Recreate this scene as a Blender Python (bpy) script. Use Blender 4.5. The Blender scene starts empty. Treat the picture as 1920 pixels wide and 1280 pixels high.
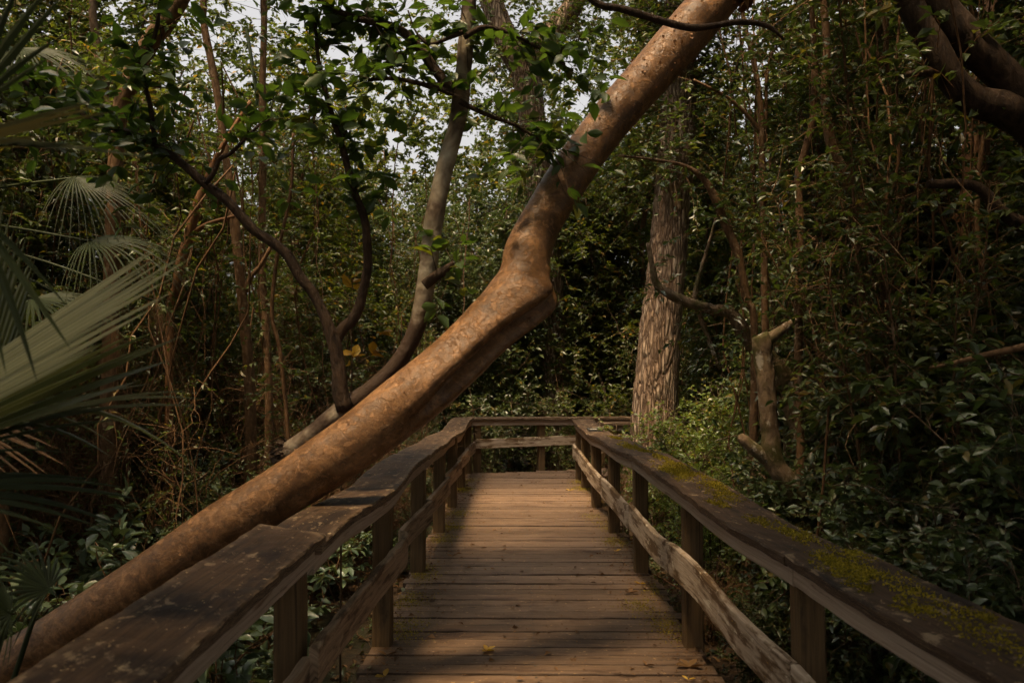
import bpy, math, random
import numpy as np
from mathutils import Vector, Matrix, noise

RS = np.random.RandomState(11)
random.seed(5)
sc = bpy.context.scene
COL = sc.collection
R = math.radians

# ------------------------------------------------------------------ camera
F = 1600.0                       # focal length in photo pixels (1920 wide)
CAM = np.array([0.0, 0.0, 1.6])
PITCH, YAW = math.atan(45 / F), math.atan(12 / F)
ROT = Matrix.Rotation(YAW, 3, 'Z') @ Matrix.Rotation(math.pi / 2 + PITCH, 3, 'X')
RM = np.array(ROT)
cd = bpy.data.cameras.new('camera')
cam = bpy.data.objects.new('camera', cd)
COL.objects.link(cam)
cam.location = CAM
cam.rotation_euler = (math.pi / 2 + PITCH, 0, YAW)
cd.sensor_width = 36
cd.lens = 36 * F / 1920
cd.clip_end = 500
cd.clip_start = 0.05
cd.dof.use_dof = True
cd.dof.focus_distance = 7.0
cd.dof.aperture_fstop = 4.0
sc.camera = cam


def at(px, py, Y):
    """a point of the place at distance Y ahead, seen in that direction"""
    r = RM @ np.array([(px - 960) / F, -(py - 640) / F, -1.0])
    return CAM + r * (Y / r[1])


def path(pts, Y=None):
    """[(px, py, radius in photo pixels[, Y])] -> (n,4) world points with radius in metres"""
    out = []
    for p in pts:
        y = p[3] if len(p) > 3 else Y
        w = at(p[0], p[1], y)
        out.append([w[0], w[1], w[2], p[2] * y / F])
    return np.array(out)


# ------------------------------------------------------------------ materials
def nt(name):
    m = bpy.data.materials.new(name)
    m.use_nodes = True
    t = m.node_tree
    t.nodes.clear()
    out = t.nodes.new('ShaderNodeOutputMaterial')
    return m, t, out


def N(t, kind, **kw):
    n = t.nodes.new(kind)
    for k, v in kw.items():
        if hasattr(n, k):
            setattr(n, k, v)
        else:
            n.inputs[k.replace('_', ' ')].default_value = v
    return n


def ramp(t, fac, stops):
    r = t.nodes.new('ShaderNodeValToRGB')
    el = r.color_ramp.elements
    while len(el) < len(stops):
        el.new(0.5)
    for e, (p, c) in zip(el, stops):
        e.position = p
        e.color = (*c, 1) if len(c) == 3 else c
    t.links.new(fac, r.inputs[0])
    return r.outputs[0]


def mix(t, fac, a, b, mode='MIX'):
    m = t.nodes.new('ShaderNodeMix')
    m.data_type = 'RGBA'
    m.blend_type = mode
    for s, v in ((m.inputs[0], fac), (m.inputs[6], a), (m.inputs[7], b)):
        if isinstance(v, bpy.types.NodeSocket):
            t.links.new(v, s)
        elif isinstance(v, (tuple, list)):
            s.default_value = (*v, 1)
        else:
            s.default_value = v
    return m.outputs[2]


def coords(t, scale, uv=False, rnd=True):
    tc = t.nodes.new('ShaderNodeTexCoord')
    mp = t.nodes.new('ShaderNodeMapping')
    mp.inputs['Scale'].default_value = scale
    t.links.new(tc.outputs['UV' if uv else 'Object'], mp.inputs[0])
    if rnd:
        oi = t.nodes.new('ShaderNodeObjectInfo')
        mul = N(t, 'ShaderNodeMath', operation='MULTIPLY')
        mul.inputs[1].default_value = 37.0
        t.links.new(oi.outputs['Random'], mul.inputs[0])
        t.links.new(mul.outputs[0], mp.inputs['Location'])
    return mp.outputs[0]


def tex(t, co, scale, detail=4, rough=0.6, dist=0.0):
    n = N(t, 'ShaderNodeTexNoise')
    n.inputs['Scale'].default_value = scale
    n.inputs['Detail'].default_value = detail
    n.inputs['Roughness'].default_value = rough
    n.inputs['Distortion'].default_value = dist
    t.links.new(co, n.inputs['Vector'])
    return n.outputs[0]


def bump(t, h, strength, dist=0.02):
    b = N(t, 'ShaderNodeBump')
    b.inputs['Strength'].default_value = strength
    b.inputs['Distance'].default_value = dist
    t.links.new(h, b.inputs['Height'])
    return b.outputs[0]


def principled(t, out, col, rough=0.7, nrm=None, spec=0.3):
    p = t.nodes.new('ShaderNodeBsdfPrincipled')
    if isinstance(col, bpy.types.NodeSocket):
        t.links.new(col, p.inputs['Base Color'])
    else:
        p.inputs['Base Color'].default_value = (*col, 1)
    if isinstance(rough, bpy.types.NodeSocket):
        t.links.new(rough, p.inputs['Roughness'])
    else:
        p.inputs['Roughness'].default_value = rough
    p.inputs['Specular IOR Level'].default_value = spec
    if nrm is not None:
        t.links.new(nrm, p.inputs['Normal'])
    if out is not None:
        t.links.new(p.outputs[0], out.inputs[0])
    return p


def leaf_mat(name, dark, light, trans=0.3, tcol=None, rough=0.4, odd=None, spec=0.5):
    m, t, out = nt(name)
    g = t.nodes.new('ShaderNodeNewGeometry')
    oi = t.nodes.new('ShaderNodeObjectInfo')
    stops = [(0.0, dark), (0.86, light)]
    if odd:
        stops += [(0.93, light), (0.96, odd)]
    col = ramp(t, g.outputs['Random Per Island'], stops)
    hs = N(t, 'ShaderNodeHueSaturation')
    mr = N(t, 'ShaderNodeMapRange')
    mr.inputs['To Min'].default_value = 0.75
    mr.inputs['To Max'].default_value = 1.25
    t.links.new(oi.outputs['Random'], mr.inputs[0])
    t.links.new(mr.outputs[0], hs.inputs['Value'])
    t.links.new(col, hs.inputs['Color'])
    col = hs.outputs[0]
    nz = tex(t, coords(t, (1, 1, 1)), 60, 2)
    p = principled(t, None, col, rough, bump(t, nz, 0.25, 0.004), spec)
    tr = t.nodes.new('ShaderNodeBsdfTranslucent')
    tc = mix(t, 1.0, col, tcol or (2.2, 2.0, 0.8), 'MULTIPLY')
    t.links.new(tc, tr.inputs[0])
    mx = t.nodes.new('ShaderNodeMixShader')
    mx.inputs[0].default_value = trans
    t.links.new(p.outputs[0], mx.inputs[1])
    t.links.new(tr.outputs[0], mx.inputs[2])
    t.links.new(mx.outputs[0], out.inputs[0])
    return m


def bark_mat(name, c1, c2, c3=None, scale=18, stretch=0.25, bmp=0.6, rough=0.8, lichen=None):
    m, t, out = nt(name)
    co = coords(t, (1, 1, stretch))
    a = tex(t, co, scale, 6, 0.65, 0.6)
    col = ramp(t, a, [(0.3, c1), (0.65, c2)])
    if c3:
        b = tex(t, coords(t, (1, 1, 1)), 5, 4, 0.6)
        f = ramp(t, b, [(0.45, (0, 0, 0)), (0.6, (1, 1, 1))])
        col = mix(t, f, col, c3)
    if lichen:
        b = tex(t, coords(t, (1, 1, 0.8)), 9, 5, 0.7)
        f = ramp(t, b, [(0.58, (0, 0, 0)), (0.64, (1, 1, 1))])
        col = mix(t, f, col, lichen)
    principled(t, out, col, rough, bump(t, a, bmp, 0.02), 0.2)
    return m


def wood_mat(name, c1, c2, stain=None, stain_lo=0.55, pale=None, pale_lo=0.6, rough=0.75, specks=None, island=False, worn=None):
    """weathered timber: grain runs along U (metres)"""
    m, t, out = nt(name)
    g1 = tex(t, coords(t, (2.5, 60, 1), uv=True), 1.0, 6, 0.65, 0.4)
    col = ramp(t, g1, [(0.3, c1), (0.7, c2)])
    bl = tex(t, coords(t, (1.2, 4, 1), uv=True), 2.2, 5, 0.65)
    if stain:
        f = ramp(t, bl, [(stain_lo, (0, 0, 0)), (stain_lo + 0.1, (1, 1, 1))])
        col = mix(t, f, col, stain)
    if pale:
        b2 = tex(t, coords(t, (3, 5, 1), uv=True), 3.1, 5, 0.7)
        f = ramp(t, b2, [(pale_lo, (0, 0, 0)), (pale_lo + 0.06, (1, 1, 1))])
        col = mix(t, f, col, pale)
    if specks:
        b3 = tex(t, coords(t, (1, 1, 1), uv=True), 38, 3, 0.6)
        f = ramp(t, b3, [(0.66, (0, 0, 0)), (0.70, (1, 1, 1))])
        col = mix(t, f, col, specks)
    ck = ramp(t, tex(t, coords(t, (0.9, 75, 1), uv=True), 1.3, 3, 0.5, 0.3), [(0.62, (0, 0, 0)), (0.68, (1, 1, 1))])
    col = mix(t, mix(t, 0.65, (0, 0, 0), ck), col, tuple(x * 0.25 for x in c1))
    if worn:
        g = t.nodes.new('ShaderNodeNewGeometry')
        f = ramp(t, g.outputs['Pointiness'], [(0.53, (0, 0, 0)), (0.60, (1, 1, 1))])
        br = ramp(t, tex(t, coords(t, (9, 9, 1), uv=True), 1.6, 4, 0.7), [(0.42, (0, 0, 0)), (0.58, (1, 1, 1))])
        col = mix(t, mix(t, 1.0, f, br, 'MULTIPLY'), col, worn)
    if island:
        g = t.nodes.new('ShaderNodeNewGeometry')
        sx = t.nodes.new('ShaderNodeSeparateXYZ')
        t.links.new(g.outputs['True Normal'], sx.inputs[0])
        up_ = ramp(t, sx.outputs[2], [(0.80, (0.42, 0.38, 0.34)), (0.90, (1, 1, 1))])   # faces that do not point up are tinted darker
        col = mix(t, 1.0, col, up_, 'MULTIPLY')
        v = ramp(t, g.outputs['Random Per Island'], [(0, (0.62, 0.60, 0.58)), (1, (1.12, 1.1, 1.08))])
        col = mix(t, 1.0, col, v, 'MULTIPLY')
    h = N(t, 'ShaderNodeMath', operation='ADD')
    t.links.new(g1, h.inputs[0])
    t.links.new(bl, h.inputs[1])
    principled(t, out, col, rough, bump(t, h.outputs[0], 0.5, 0.006), 0.25)
    return m


def plain_mat(name, c, rough=0.6, spec=0.3, metal=0):
    m, t, out = nt(name)
    a = tex(t, coords(t, (1, 1, 1)), 30, 4)
    col = ramp(t, a, [(0.3, tuple(x * 0.7 for x in c)), (0.7, c)])
    p = principled(t, out, col, rough, bump(t, a, 0.2, 0.004), spec)
    p.inputs['Metallic'].default_value = metal
    return m


M = {}
M['glossy'] = leaf_mat('glossy_leaf', (0.028, 0.044, 0.016), (0.074, 0.098, 0.036), 0.22, (1.9, 2.1, 0.7), rough=0.36, odd=(0.13, 0.10, 0.025))
M['small'] = leaf_mat('small_leaf', (0.03, 0.044, 0.013), (0.08, 0.1, 0.03), 0.30, (1.9, 2.1, 0.7), rough=0.42, odd=(0.12, 0.085, 0.022))
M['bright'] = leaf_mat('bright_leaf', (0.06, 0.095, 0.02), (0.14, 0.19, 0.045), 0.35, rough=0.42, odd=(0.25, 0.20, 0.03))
M['broad'] = leaf_mat('broad_leaf', (0.036, 0.07, 0.02), (0.085, 0.135, 0.038), 0.36, (2.4, 2.6, 0.8), rough=0.4, odd=(0.13, 0.14, 0.02))
M['low'] = leaf_mat('low_plant_leaf', (0.05, 0.08, 0.038), (0.11, 0.15, 0.08), 0.2, rough=0.36)
M['back'] = leaf_mat('backlit_leaf', (0.026, 0.042, 0.011), (0.07, 0.086, 0.02), 0.40, (2.2, 2.1, 0.6), rough=0.45, odd=(0.16, 0.10, 0.02))
M['dry'] = leaf_mat('dry_leaf', (0.07, 0.040, 0.018), (0.16, 0.09, 0.035), 0.2, (1.5, 1.2, 0.8), rough=0.7, spec=0.2)
M['yellow'] = leaf_mat('yellow_leaf', (0.42, 0.24, 0.03), (0.62, 0.40, 0.05), 0.3, (1.2, 1.1, 0.5), rough=0.5)
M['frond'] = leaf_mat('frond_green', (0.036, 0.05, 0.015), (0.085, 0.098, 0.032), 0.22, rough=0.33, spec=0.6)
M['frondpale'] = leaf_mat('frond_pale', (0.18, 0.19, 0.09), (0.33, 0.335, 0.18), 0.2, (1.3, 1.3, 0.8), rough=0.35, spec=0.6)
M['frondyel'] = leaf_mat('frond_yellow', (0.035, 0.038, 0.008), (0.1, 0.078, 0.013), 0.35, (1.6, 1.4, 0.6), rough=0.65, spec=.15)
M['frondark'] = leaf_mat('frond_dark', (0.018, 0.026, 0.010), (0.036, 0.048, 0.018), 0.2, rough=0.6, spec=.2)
M['thatch'] = leaf_mat('dead_frond', (0.09, 0.048, 0.02), (0.22, 0.115, 0.042), 0.15, (1.2, 1.0, 0.8), rough=0.7)
M['twig'] = bark_mat('twig_bark', (0.045, 0.024, 0.011), (0.15, 0.080, 0.036), scale=30, stretch=0.4, bmp=0.4)
M['stem'] = bark_mat('stem_bark', (0.05, 0.032, 0.018), (0.13, 0.085, 0.05), scale=30, stretch=0.4, bmp=0.4, lichen=(0.24, 0.21, 0.16))
M['pine0'] = bark_mat('pine_bark', (0.06, 0.036, 0.024), (0.30, 0.21, 0.15), (0.16, 0.095, 0.055), scale=17, stretch=0.38, bmp=1.0)
M['sapling'] = bark_mat('sapling_bark', (0.060, 0.033, 0.015), (0.18, 0.102, 0.050), scale=26, stretch=0.5, bmp=0.6, lichen=(0.26, 0.18, 0.11))
M['orange'] = bark_mat('orange_bark', (0.11, 0.050, 0.022), (0.27, 0.135, 0.062), scale=14, stretch=0.6, bmp=0.4, rough=0.6)
M['darkbark'] = bark_mat('dark_bark', (0.010, 0.006, 0.004), (0.066, 0.041, 0.025), scale=24, stretch=0.4, bmp=1.0)
M['mossbark'] = bark_mat('mossy_bark', (0.045, 0.028, 0.015), (0.15, 0.098, 0.058), (0.05, 0.046, 0.014), scale=14, stretch=0.6, bmp=0.6, lichen=(0.36, 0.33, 0.27))
M['palemoss'] = bark_mat('pale_mossy_bark', (0.07, 0.046, 0.028), (0.24, 0.165, 0.10), (0.075, 0.065, 0.02), scale=18, stretch=0.6, bmp=1.0, lichen=(0.36, 0.31, 0.24))
M['cut'] = plain_mat('cut_wood', (0.50, 0.42, 0.30), 0.7)


def gumbo():
    m, t, out = nt('copper_bark')
    co = coords(t, (1, 1, 1), rnd=False)
    a = tex(t, co, 5, 8, 0.62, 0.8)
    b = tex(t, co, 15, 7, 0.66, 0.5)
    c = tex(t, co, 70, 4, 0.6)
    col = ramp(t, a, [(0.30, (0.070, 0.035, 0.014)), (0.50, (0.165, 0.086, 0.034)), (0.68, (0.29, 0.163, 0.070))])
    s1 = ramp(t, a, [(0.515, (0, 0, 0)), (0.53, (1, 1, 1))])            # sheets of outer bark still in place
    s2 = ramp(t, b, [(0.555, (0, 0, 0)), (0.575, (1, 1, 1))])           # small peeling scales
    s3 = ramp(t, b, [(0.37, (1, 1, 1)), (0.42, (0, 0, 0))])             # dark lichen spots
    col = mix(t, mix(t, 0.45, (0, 0, 0), s1), col, (0.15, 0.080, 0.040))
    col = mix(t, mix(t, 0.55, (0, 0, 0), s2), col, (0.33, 0.180, 0.082))
    col = mix(t, mix(t, 0.6, (0, 0, 0), s3), col, (0.060, 0.033, 0.018))
    d = tex(t, co, 26, 6, 0.7, 1.0)
    col = mix(t, 0.6, col, ramp(t, d, [(0.34, (0.42, 0.36, 0.32)), (0.50, (0.95, 0.92, 0.9)), (0.62, (1.4, 1.32, 1.2))]), 'MULTIPLY')
    col = mix(t, 0.55, col, ramp(t, c, [(0.3, (0.6, 0.58, 0.55)), (0.7, (1.25, 1.22, 1.2))]), 'MULTIPLY')
    h = N(t, 'ShaderNodeMath', operation='MULTIPLY_ADD')
    t.links.new(s2, h.inputs[0])
    h.inputs[1].default_value = 0.5
    h2 = N(t, 'ShaderNodeMath', operation='MULTIPLY_ADD')
    t.links.new(s1, h2.inputs[0])
    h2.inputs[1].default_value = 0.4
    t.links.new(d, h2.inputs[2])
    t.links.new(h2.outputs[0], h.inputs[2])
    principled(t, out, col, 0.42, bump(t, h.outputs[0], 0.6, 0.010), 0.32)
    return m


M['gumbo'] = gumbo()

def platebark():
    m, t, out = nt('plated_bark')
    co = coords(t, (1, 1, 0.16), rnd=False)
    wob = N(t, 'ShaderNodeTexNoise')
    wob.inputs['Scale'].default_value = 9
    wob.inputs['Detail'].default_value = 5
    t.links.new(co, wob.inputs['Vector'])
    s2 = N(t, 'ShaderNodeVectorMath', operation='SCALE')
    s2.inputs['Scale'].default_value = 0.12
    t.links.new(wob.outputs['Color'], s2.inputs[0])
    ad = N(t, 'ShaderNodeVectorMath', operation='ADD')
    t.links.new(co, ad.inputs[0])
    t.links.new(s2.outputs[0], ad.inputs[1])
    v = N(t, 'ShaderNodeTexVoronoi', feature='DISTANCE_TO_EDGE')
    v.inputs['Scale'].default_value = 19
    t.links.new(ad.outputs[0], v.inputs['Vector'])
    vc = N(t, 'ShaderNodeTexVoronoi')
    vc.inputs['Scale'].default_value = 19
    t.links.new(ad.outputs[0], vc.inputs['Vector'])
    crack = ramp(t, v.outputs['Distance'], [(0.0, (0, 0, 0)), (0.30, (1, 1, 1))])
    pl = ramp(t, vc.outputs['Color'], [(0.2, (0.25, 0.165, 0.105)), (0.5, (0.34, 0.24, 0.16)), (0.8, (0.46, 0.35, 0.25))])
    fine = tex(t, co, 42, 5, 0.7)
    pl = mix(t, 0.6, pl, ramp(t, fine, [(0.3, (0.5, 0.5, 0.5)), (0.7, (1.15, 1.15, 1.15))]), 'MULTIPLY')
    col = mix(t, crack, (0.085, 0.052, 0.033), pl)
    h = N(t, 'ShaderNodeMath', operation='MULTIPLY_ADD')
    t.links.new(fine, h.inputs[0])
    h.inputs[1].default_value = 0.3
    t.links.new(crack, h.inputs[2])
    principled(t, out, col, 0.85, bump(t, h.outputs[0], 0.8, 0.03), 0.2)
    return m


M['pine'] = platebark()
M['flake'] = leaf_mat('bark_flake', (0.1, 0.048, 0.02), (0.25, 0.13, 0.058), 0.08, (1.2, 0.9, 0.6), rough=0.6, spec=0.25)


def palebark():
    m, t, out = nt('pale_smooth_bark')
    co = coords(t, (1, 1, 1), rnd=False)
    a = tex(t, co, 3.2, 4, 0.6, 0.4)
    b = tex(t, co, 30, 4, 0.6)
    col = ramp(t, a, [(0.43, (0.055, 0.034, 0.022)), (0.50, (0.13, 0.095, 0.066)), (0.58, (0.29, 0.245, 0.18)), (0.68, (0.46, 0.41, 0.31))])
    col = mix(t, 0.5, col, ramp(t, b, [(0.3, (0.6, 0.55, 0.5)), (0.7, (1.1, 1.1, 1.1))]), 'MULTIPLY')
    principled(t, out, col, 0.65, bump(t, b, 0.7, 0.012), 0.25)
    return m


M['pale'] = palebark()
M['deck'] = wood_mat('deck_wood', (0.100, 0.063, 0.039), (0.215, 0.142, 0.091), stain=(0.085, 0.050, 0.030), stain_lo=0.54,
                     pale=(0.33, 0.22, 0.135), pale_lo=0.63, specks=(0.42, 0.27, 0.13), rough=0.6, island=True)
M['cap'] = wood_mat('cap_wood', (0.026, 0.015, 0.009), (0.082, 0.048, 0.026), stain=(0.020, 0.012, 0.008), stain_lo=0.52,
                    pale=(0.21, 0.15, 0.092), pale_lo=0.575, specks=(0.34, 0.25, 0.14), rough=0.7, worn=(0.30, 0.21, 0.13))
M['fascia'] = wood_mat('fascia_wood', (0.24, 0.175, 0.125), (0.48, 0.38, 0.29), stain=(0.15, 0.09, 0.05), stain_lo=0.60)
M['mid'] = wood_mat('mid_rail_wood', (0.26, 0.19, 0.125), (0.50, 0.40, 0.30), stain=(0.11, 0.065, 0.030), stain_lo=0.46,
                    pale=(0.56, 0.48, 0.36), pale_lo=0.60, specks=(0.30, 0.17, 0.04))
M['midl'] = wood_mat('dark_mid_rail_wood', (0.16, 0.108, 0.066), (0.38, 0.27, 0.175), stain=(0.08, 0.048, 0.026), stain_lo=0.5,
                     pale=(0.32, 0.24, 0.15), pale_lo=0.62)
M['post'] = wood_mat('post_wood', (0.070, 0.042, 0.018), (0.15, 0.094, 0.042), stain=(0.06, 0.038, 0.018), stain_lo=0.58)
M['moss'] = leaf_mat('moss', (0.1, 0.088, 0.01), (0.3, 0.235, 0.026), 0.2, (1.3, 1.3, 0.5), rough=0.8, spec=0.1)
M['plate'] = plain_mat('plate_metal', (0.50, 0.46, 0.38), 0.5)
M['frame'] = plain_mat('plate_frame', (0.05, 0.05, 0.05), 0.5)


def ground_mat():
    m, t, out = nt('forest_floor')
    co = coords(t, (1, 1, 1), rnd=False)
    a = tex(t, co, 14, 8, 0.7, 0.5)
    b = tex(t, co, 1.1, 4, 0.6)
    col = ramp(t, a, [(0.3, (0.018, 0.012, 0.008)), (0.55, (0.055, 0.035, 0.020)), (0.75, (0.11, 0.07, 0.035))])
    col = mix(t, ramp(t, b, [(0.5, (0, 0, 0)), (0.65, (0.7, 0.7, 0.7))]), col, (0.025, 0.032, 0.012))
    principled(t, out, col, 0.9, bump(t, a, 1.0, 0.04), 0.15)
    return m


M['ground'] = ground_mat()


# ------------------------------------------------------------------ mesh builder
class MB:
    def __init__(s):
        s.v, s.f, s.uv, s.n, s.sm = [], [], [], 0, []

    def add(s, v, faces, uv=None, smooth=True):
        v = np.asarray(v, float)
        for f in faces:
            f = np.asarray(f, int)
            if f.ndim == 1:
                f = f[None]
            s.f.append(f + s.n)
            s.sm.append(smooth)
        s.v.append(v)
        s.uv.append(uv if uv is not None else np.zeros((len(v), 2)))
        s.n += len(v)
        return s

    def build(s, name, mat, parent=None, origin=None):
        me = bpy.data.meshes.new(name)
        v = np.concatenate(s.v)
        o = np.zeros(3) if origin is None else np.asarray(origin, float)
        v = v - o
        uv = np.concatenate(s.uv)
        loops = np.concatenate([f.ravel() for f in s.f])
        cnt = np.concatenate([np.full(len(f), f.shape[1]) for f in s.f])
        sm = np.concatenate([np.full(len(f), b) for f, b in zip(s.f, s.sm)])
        me.vertices.add(len(v))
        me.vertices.foreach_set('co', v.ravel())
        me.loops.add(len(loops))
        me.loops.foreach_set('vertex_index', loops.astype(np.int32))
        me.polygons.add(len(cnt))
        me.polygons.foreach_set('loop_start', np.concatenate([[0], np.cumsum(cnt)[:-1]]).astype(np.int32))
        me.polygons.foreach_set('use_smooth', sm)
        me.update(calc_edges=True)
        if uv.any():
            l = me.uv_layers.new(name='UVMap')
            l.data.foreach_set('uv', uv[loops].ravel())
        me.validate()
        me.materials.append(mat)
        ob = bpy.data.objects.new(name, me)
        COL.objects.link(ob)
        if parent is not None:
            ob.parent = parent
            if origin is None:
                ob.location = -np.array(parent.location) if parent.type == 'EMPTY' else (0, 0, 0)
                ob.matrix_parent_inverse = Matrix.Identity(4)
            else:
                ob.location = o - np.array(parent.location)
        else:
            ob.location = o
        return ob


def unit(a):
    return a / np.maximum(np.linalg.norm(a, axis=-1, keepdims=True), 1e-9)


def smoothpath(p, n):
    """Catmull-Rom resampling of control rows to n rows"""
    p = np.asarray(p, float)
    q = np.vstack([2 * p[0] - p[1], p, 2 * p[-1] - p[-2]])
    d = np.concatenate([[0], np.cumsum(np.linalg.norm(np.diff(p[:, :3], axis=0), axis=1))])
    u = np.interp(np.linspace(0, d[-1], n), d, np.arange(len(p)))
    i = np.minimum(u.astype(int), len(p) - 2)
    f = (u - i)[:, None]
    a, b, c, e = q[i], q[i + 1], q[i + 2], q[i + 3]
    out = 0.5 * (2 * b + (c - a) * f + (2 * a - 5 * b + 4 * c - e) * f ** 2 + (3 * b - a - 3 * c + e) * f ** 3)
    if out.shape[1] > 3:
        out[:, 3] = np.maximum(out[:, 3], 0.0008)
    return out


def frames(p):
    T = unit(np.gradient(p, axis=0))
    U = np.zeros_like(T)
    ref = np.array([0, 0, 1.0]) if abs(T[0][2]) < 0.9 else np.array([1.0, 0, 0])
    u = np.cross(T[0], ref)
    for i in range(len(T)):
        u = u - T[i] * (u @ T[i])
        u = u / max(np.linalg.norm(u), 1e-9)
        U[i] = u
    return T, U, np.cross(T, U)


def tube(mb, p4, sides=8, wob=0.0, fq=6.0, seed=0, disp=None, cap=True):
    c, r = p4[:, :3], p4[:, 3]
    T, U, W = frames(c)
    n = len(c)
    a = np.linspace(0, 2 * np.pi, sides, endpoint=False)
    dirs = U[:, None] * np.cos(a)[None, :, None] + W[:, None] * np.sin(a)[None, :, None]
    rr = np.repeat(r[:, None], sides, 1)
    if wob:
        for i in range(n):
            for j in range(sides):
                q = Vector(c[i] + dirs[i, j] * r[i]) * fq + Vector((seed * 7.3, 0, 0))
                rr[i, j] *= 1 + wob * (noise.noise(q) + 0.5 * noise.noise(q * 2.3))
    if disp is not None:
        rr = disp(rr, c, dirs)
    v = (c[:, None] + dirs * rr[..., None]).reshape(-1, 3)
    i = np.arange(n - 1)[:, None] * sides
    j = np.arange(sides)[None]
    k = (j + 1) % sides
    f = np.stack([i + j, i + k, i + sides + k, i + sides + j], -1).reshape(-1, 4)
    faces = [f]
    if cap:
        faces += [np.arange(sides)[::-1], (n - 1) * sides + np.arange(sides)]
    mb.add(v, faces)


def lines(mb, P, r, sides=3):
    """many thin tubes at once: P (m,k,3), r (m,k)"""
    if len(P) == 0:
        return
    m, k, _ = P.shape
    T = unit(np.gradient(P, axis=1))
    ref = unit(RS.normal(size=(m, 1, 3)))
    U = unit(np.cross(T, ref))
    W = np.cross(T, U)
    a = np.linspace(0, 2 * np.pi, sides, endpoint=False)
    v = P[:, :, None] + (U[:, :, None] * np.cos(a)[None, None, :, None] + W[:, :, None] * np.sin(a)[None, None, :, None]) * r[..., None, None]
    idx = np.arange(m * k * sides).reshape(m, k, sides)
    A, B = idx[:, :-1], idx[:, 1:]
    f = np.stack([A, np.roll(A, -1, 2), np.roll(B, -1, 2), B], -1).reshape(-1, 4)
    mb.add(v.reshape(-1, 3), [f])


def leaves(mb, P, D, Nn, L, Wd, hq=False, fold=0.25, droop=0.15):
    D = unit(D)
    S = unit(np.cross(D, Nn))
    Nn = np.cross(S, D)
    m = len(P)
    L = np.broadcast_to(L, m)[:, None]
    Wd = np.broadcast_to(Wd, m)[:, None]
    dr = Nn * L * -1
    if hq:
        def pt(t, s, up):
            return P + D * L * t + S * Wd * 0.5 * s + Nn * Wd * up + dr * (droop * t * t)
        v = np.stack([pt(0, 0, 0), pt(.22, -.72, fold * .7), pt(.26, 0, 0), pt(.22, .72, fold * .7),
                      pt(.55, -1, fold), pt(.58, 0, 0), pt(.55, 1, fold),
                      pt(.82, -.55, fold * .55), pt(.84, 0, 0), pt(.82, .55, fold * .55), pt(1.02, 0, 0)], 1)
        b = np.arange(m)[:, None] * 11
        q = np.array([[1, 2, 5, 4], [2, 3, 6, 5], [4, 5, 8, 7], [5, 6, 9, 8]])
        tr = np.array([[0, 2, 1], [0, 3, 2], [7, 8, 10], [8, 9, 10]])
        mb.add(v.reshape(-1, 3), [(b[:, :, None] + q[None]).reshape(-1, 4), (b[:, :, None] + tr[None]).reshape(-1, 3)])
    else:
        v = np.stack([P, P + D * L * .45 - S * Wd * .5 + Nn * Wd * fold, P + D * L + dr * droop,
                      P + D * L * .45 + S * Wd * .5 + Nn * Wd * fold, P + D * L * .5 + dr * droop * .25], 1)
        b = np.arange(m)[:, None] * 5
        tr = np.array([[0, 4, 1], [0, 3, 4], [1, 4, 2], [4, 3, 2]])
        mb.add(v.reshape(-1, 3), [(b[:, :, None] + tr[None]).reshape(-1, 3)], smooth=False)


def sprays(lm, tm, O, D, ln, k, L, W, hq=False, droop=0.35, flat=0.55, rt=0.003, spread=1.0):
    """leafy twigs: origins O, directions D, lengths ln, k leaves each"""
    m = len(O)
    if m == 0:
        return
    D = unit(D)
    ln = np.broadcast_to(ln, m)
    t = np.linspace(0, 1, 4)
    P = O[:, None] + D[:, None] * (ln[:, None, None] * t[None, :, None])
    P = P + RS.normal(size=P.shape) * (0.06 * ln)[:, None, None] * t[None, :, None]
    P[..., 2] -= droop * ln[:, None] * t[None] ** 2
    if tm is not None:
        lines(tm, P, np.broadcast_to(rt * (1.2 - t), (m, 4)))
    u = RS.uniform(0.12, 1.0, (m, k))
    x = u * 3
    i = np.minimum(x.astype(int), 2)
    f = (x - i)[..., None]
    mi = np.arange(m)[:, None]
    LP = P[mi, i] * (1 - f) + P[mi, i + 1] * f
    tang = unit(P[mi, i + 1] - P[mi, i])
    side = unit(np.cross(tang, np.array([0, 0, 1.0])) + 1e-4)
    sgn = np.where(RS.rand(m, k, 1) < .5, -1, 1)
    LD = unit(tang * 0.55 + side * sgn * spread + RS.normal(size=(m, k, 3)) * 0.4)
    LN = unit(np.array([0, 0, 1.0]) + RS.normal(size=(m, k, 3)) * flat)
    sz = RS.uniform(0.6, 1.15, m * k)
    leaves(lm, LP.reshape(-1, 3), LD.reshape(-1, 3), LN.reshape(-1, 3), L * sz, W * sz, hq)


def along(paths, m, lo=0.2, hi=1.0, pw=1.0):
    """m random points and tangents on a set of paths (list of (n,>=3))"""
    ll = np.array([np.linalg.norm(np.diff(p[:, :3], axis=0), axis=1).sum() for p in paths])
    w = RS.choice(len(paths), m, p=ll / ll.sum())
    u = lo + (hi - lo) * RS.rand(m) ** pw
    O, T = np.zeros((m, 3)), np.zeros((m, 3))
    for j in range(m):
        p = paths[w[j]][:, :3]
        x = u[j] * (len(p) - 1)
        i = min(int(x), len(p) - 2)
        O[j] = p[i] + (p[i + 1] - p[i]) * (x - i)
        T[j] = p[i + 1] - p[i]
    return O, unit(T)


def dirs_out(T, up=0.3, rnd=0.9):
    return unit(T * 0.5 + RS.normal(size=T.shape) * rnd + np.array([0, 0, up]))


# ------------------------------------------------------------------ things
def tag(o, label=None, cat=None, group=None, kind=None):
    if label: o['label'] = label
    if cat: o['category'] = cat
    if group: o['group'] = group
    if kind: o['kind'] = kind
    return o


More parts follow.
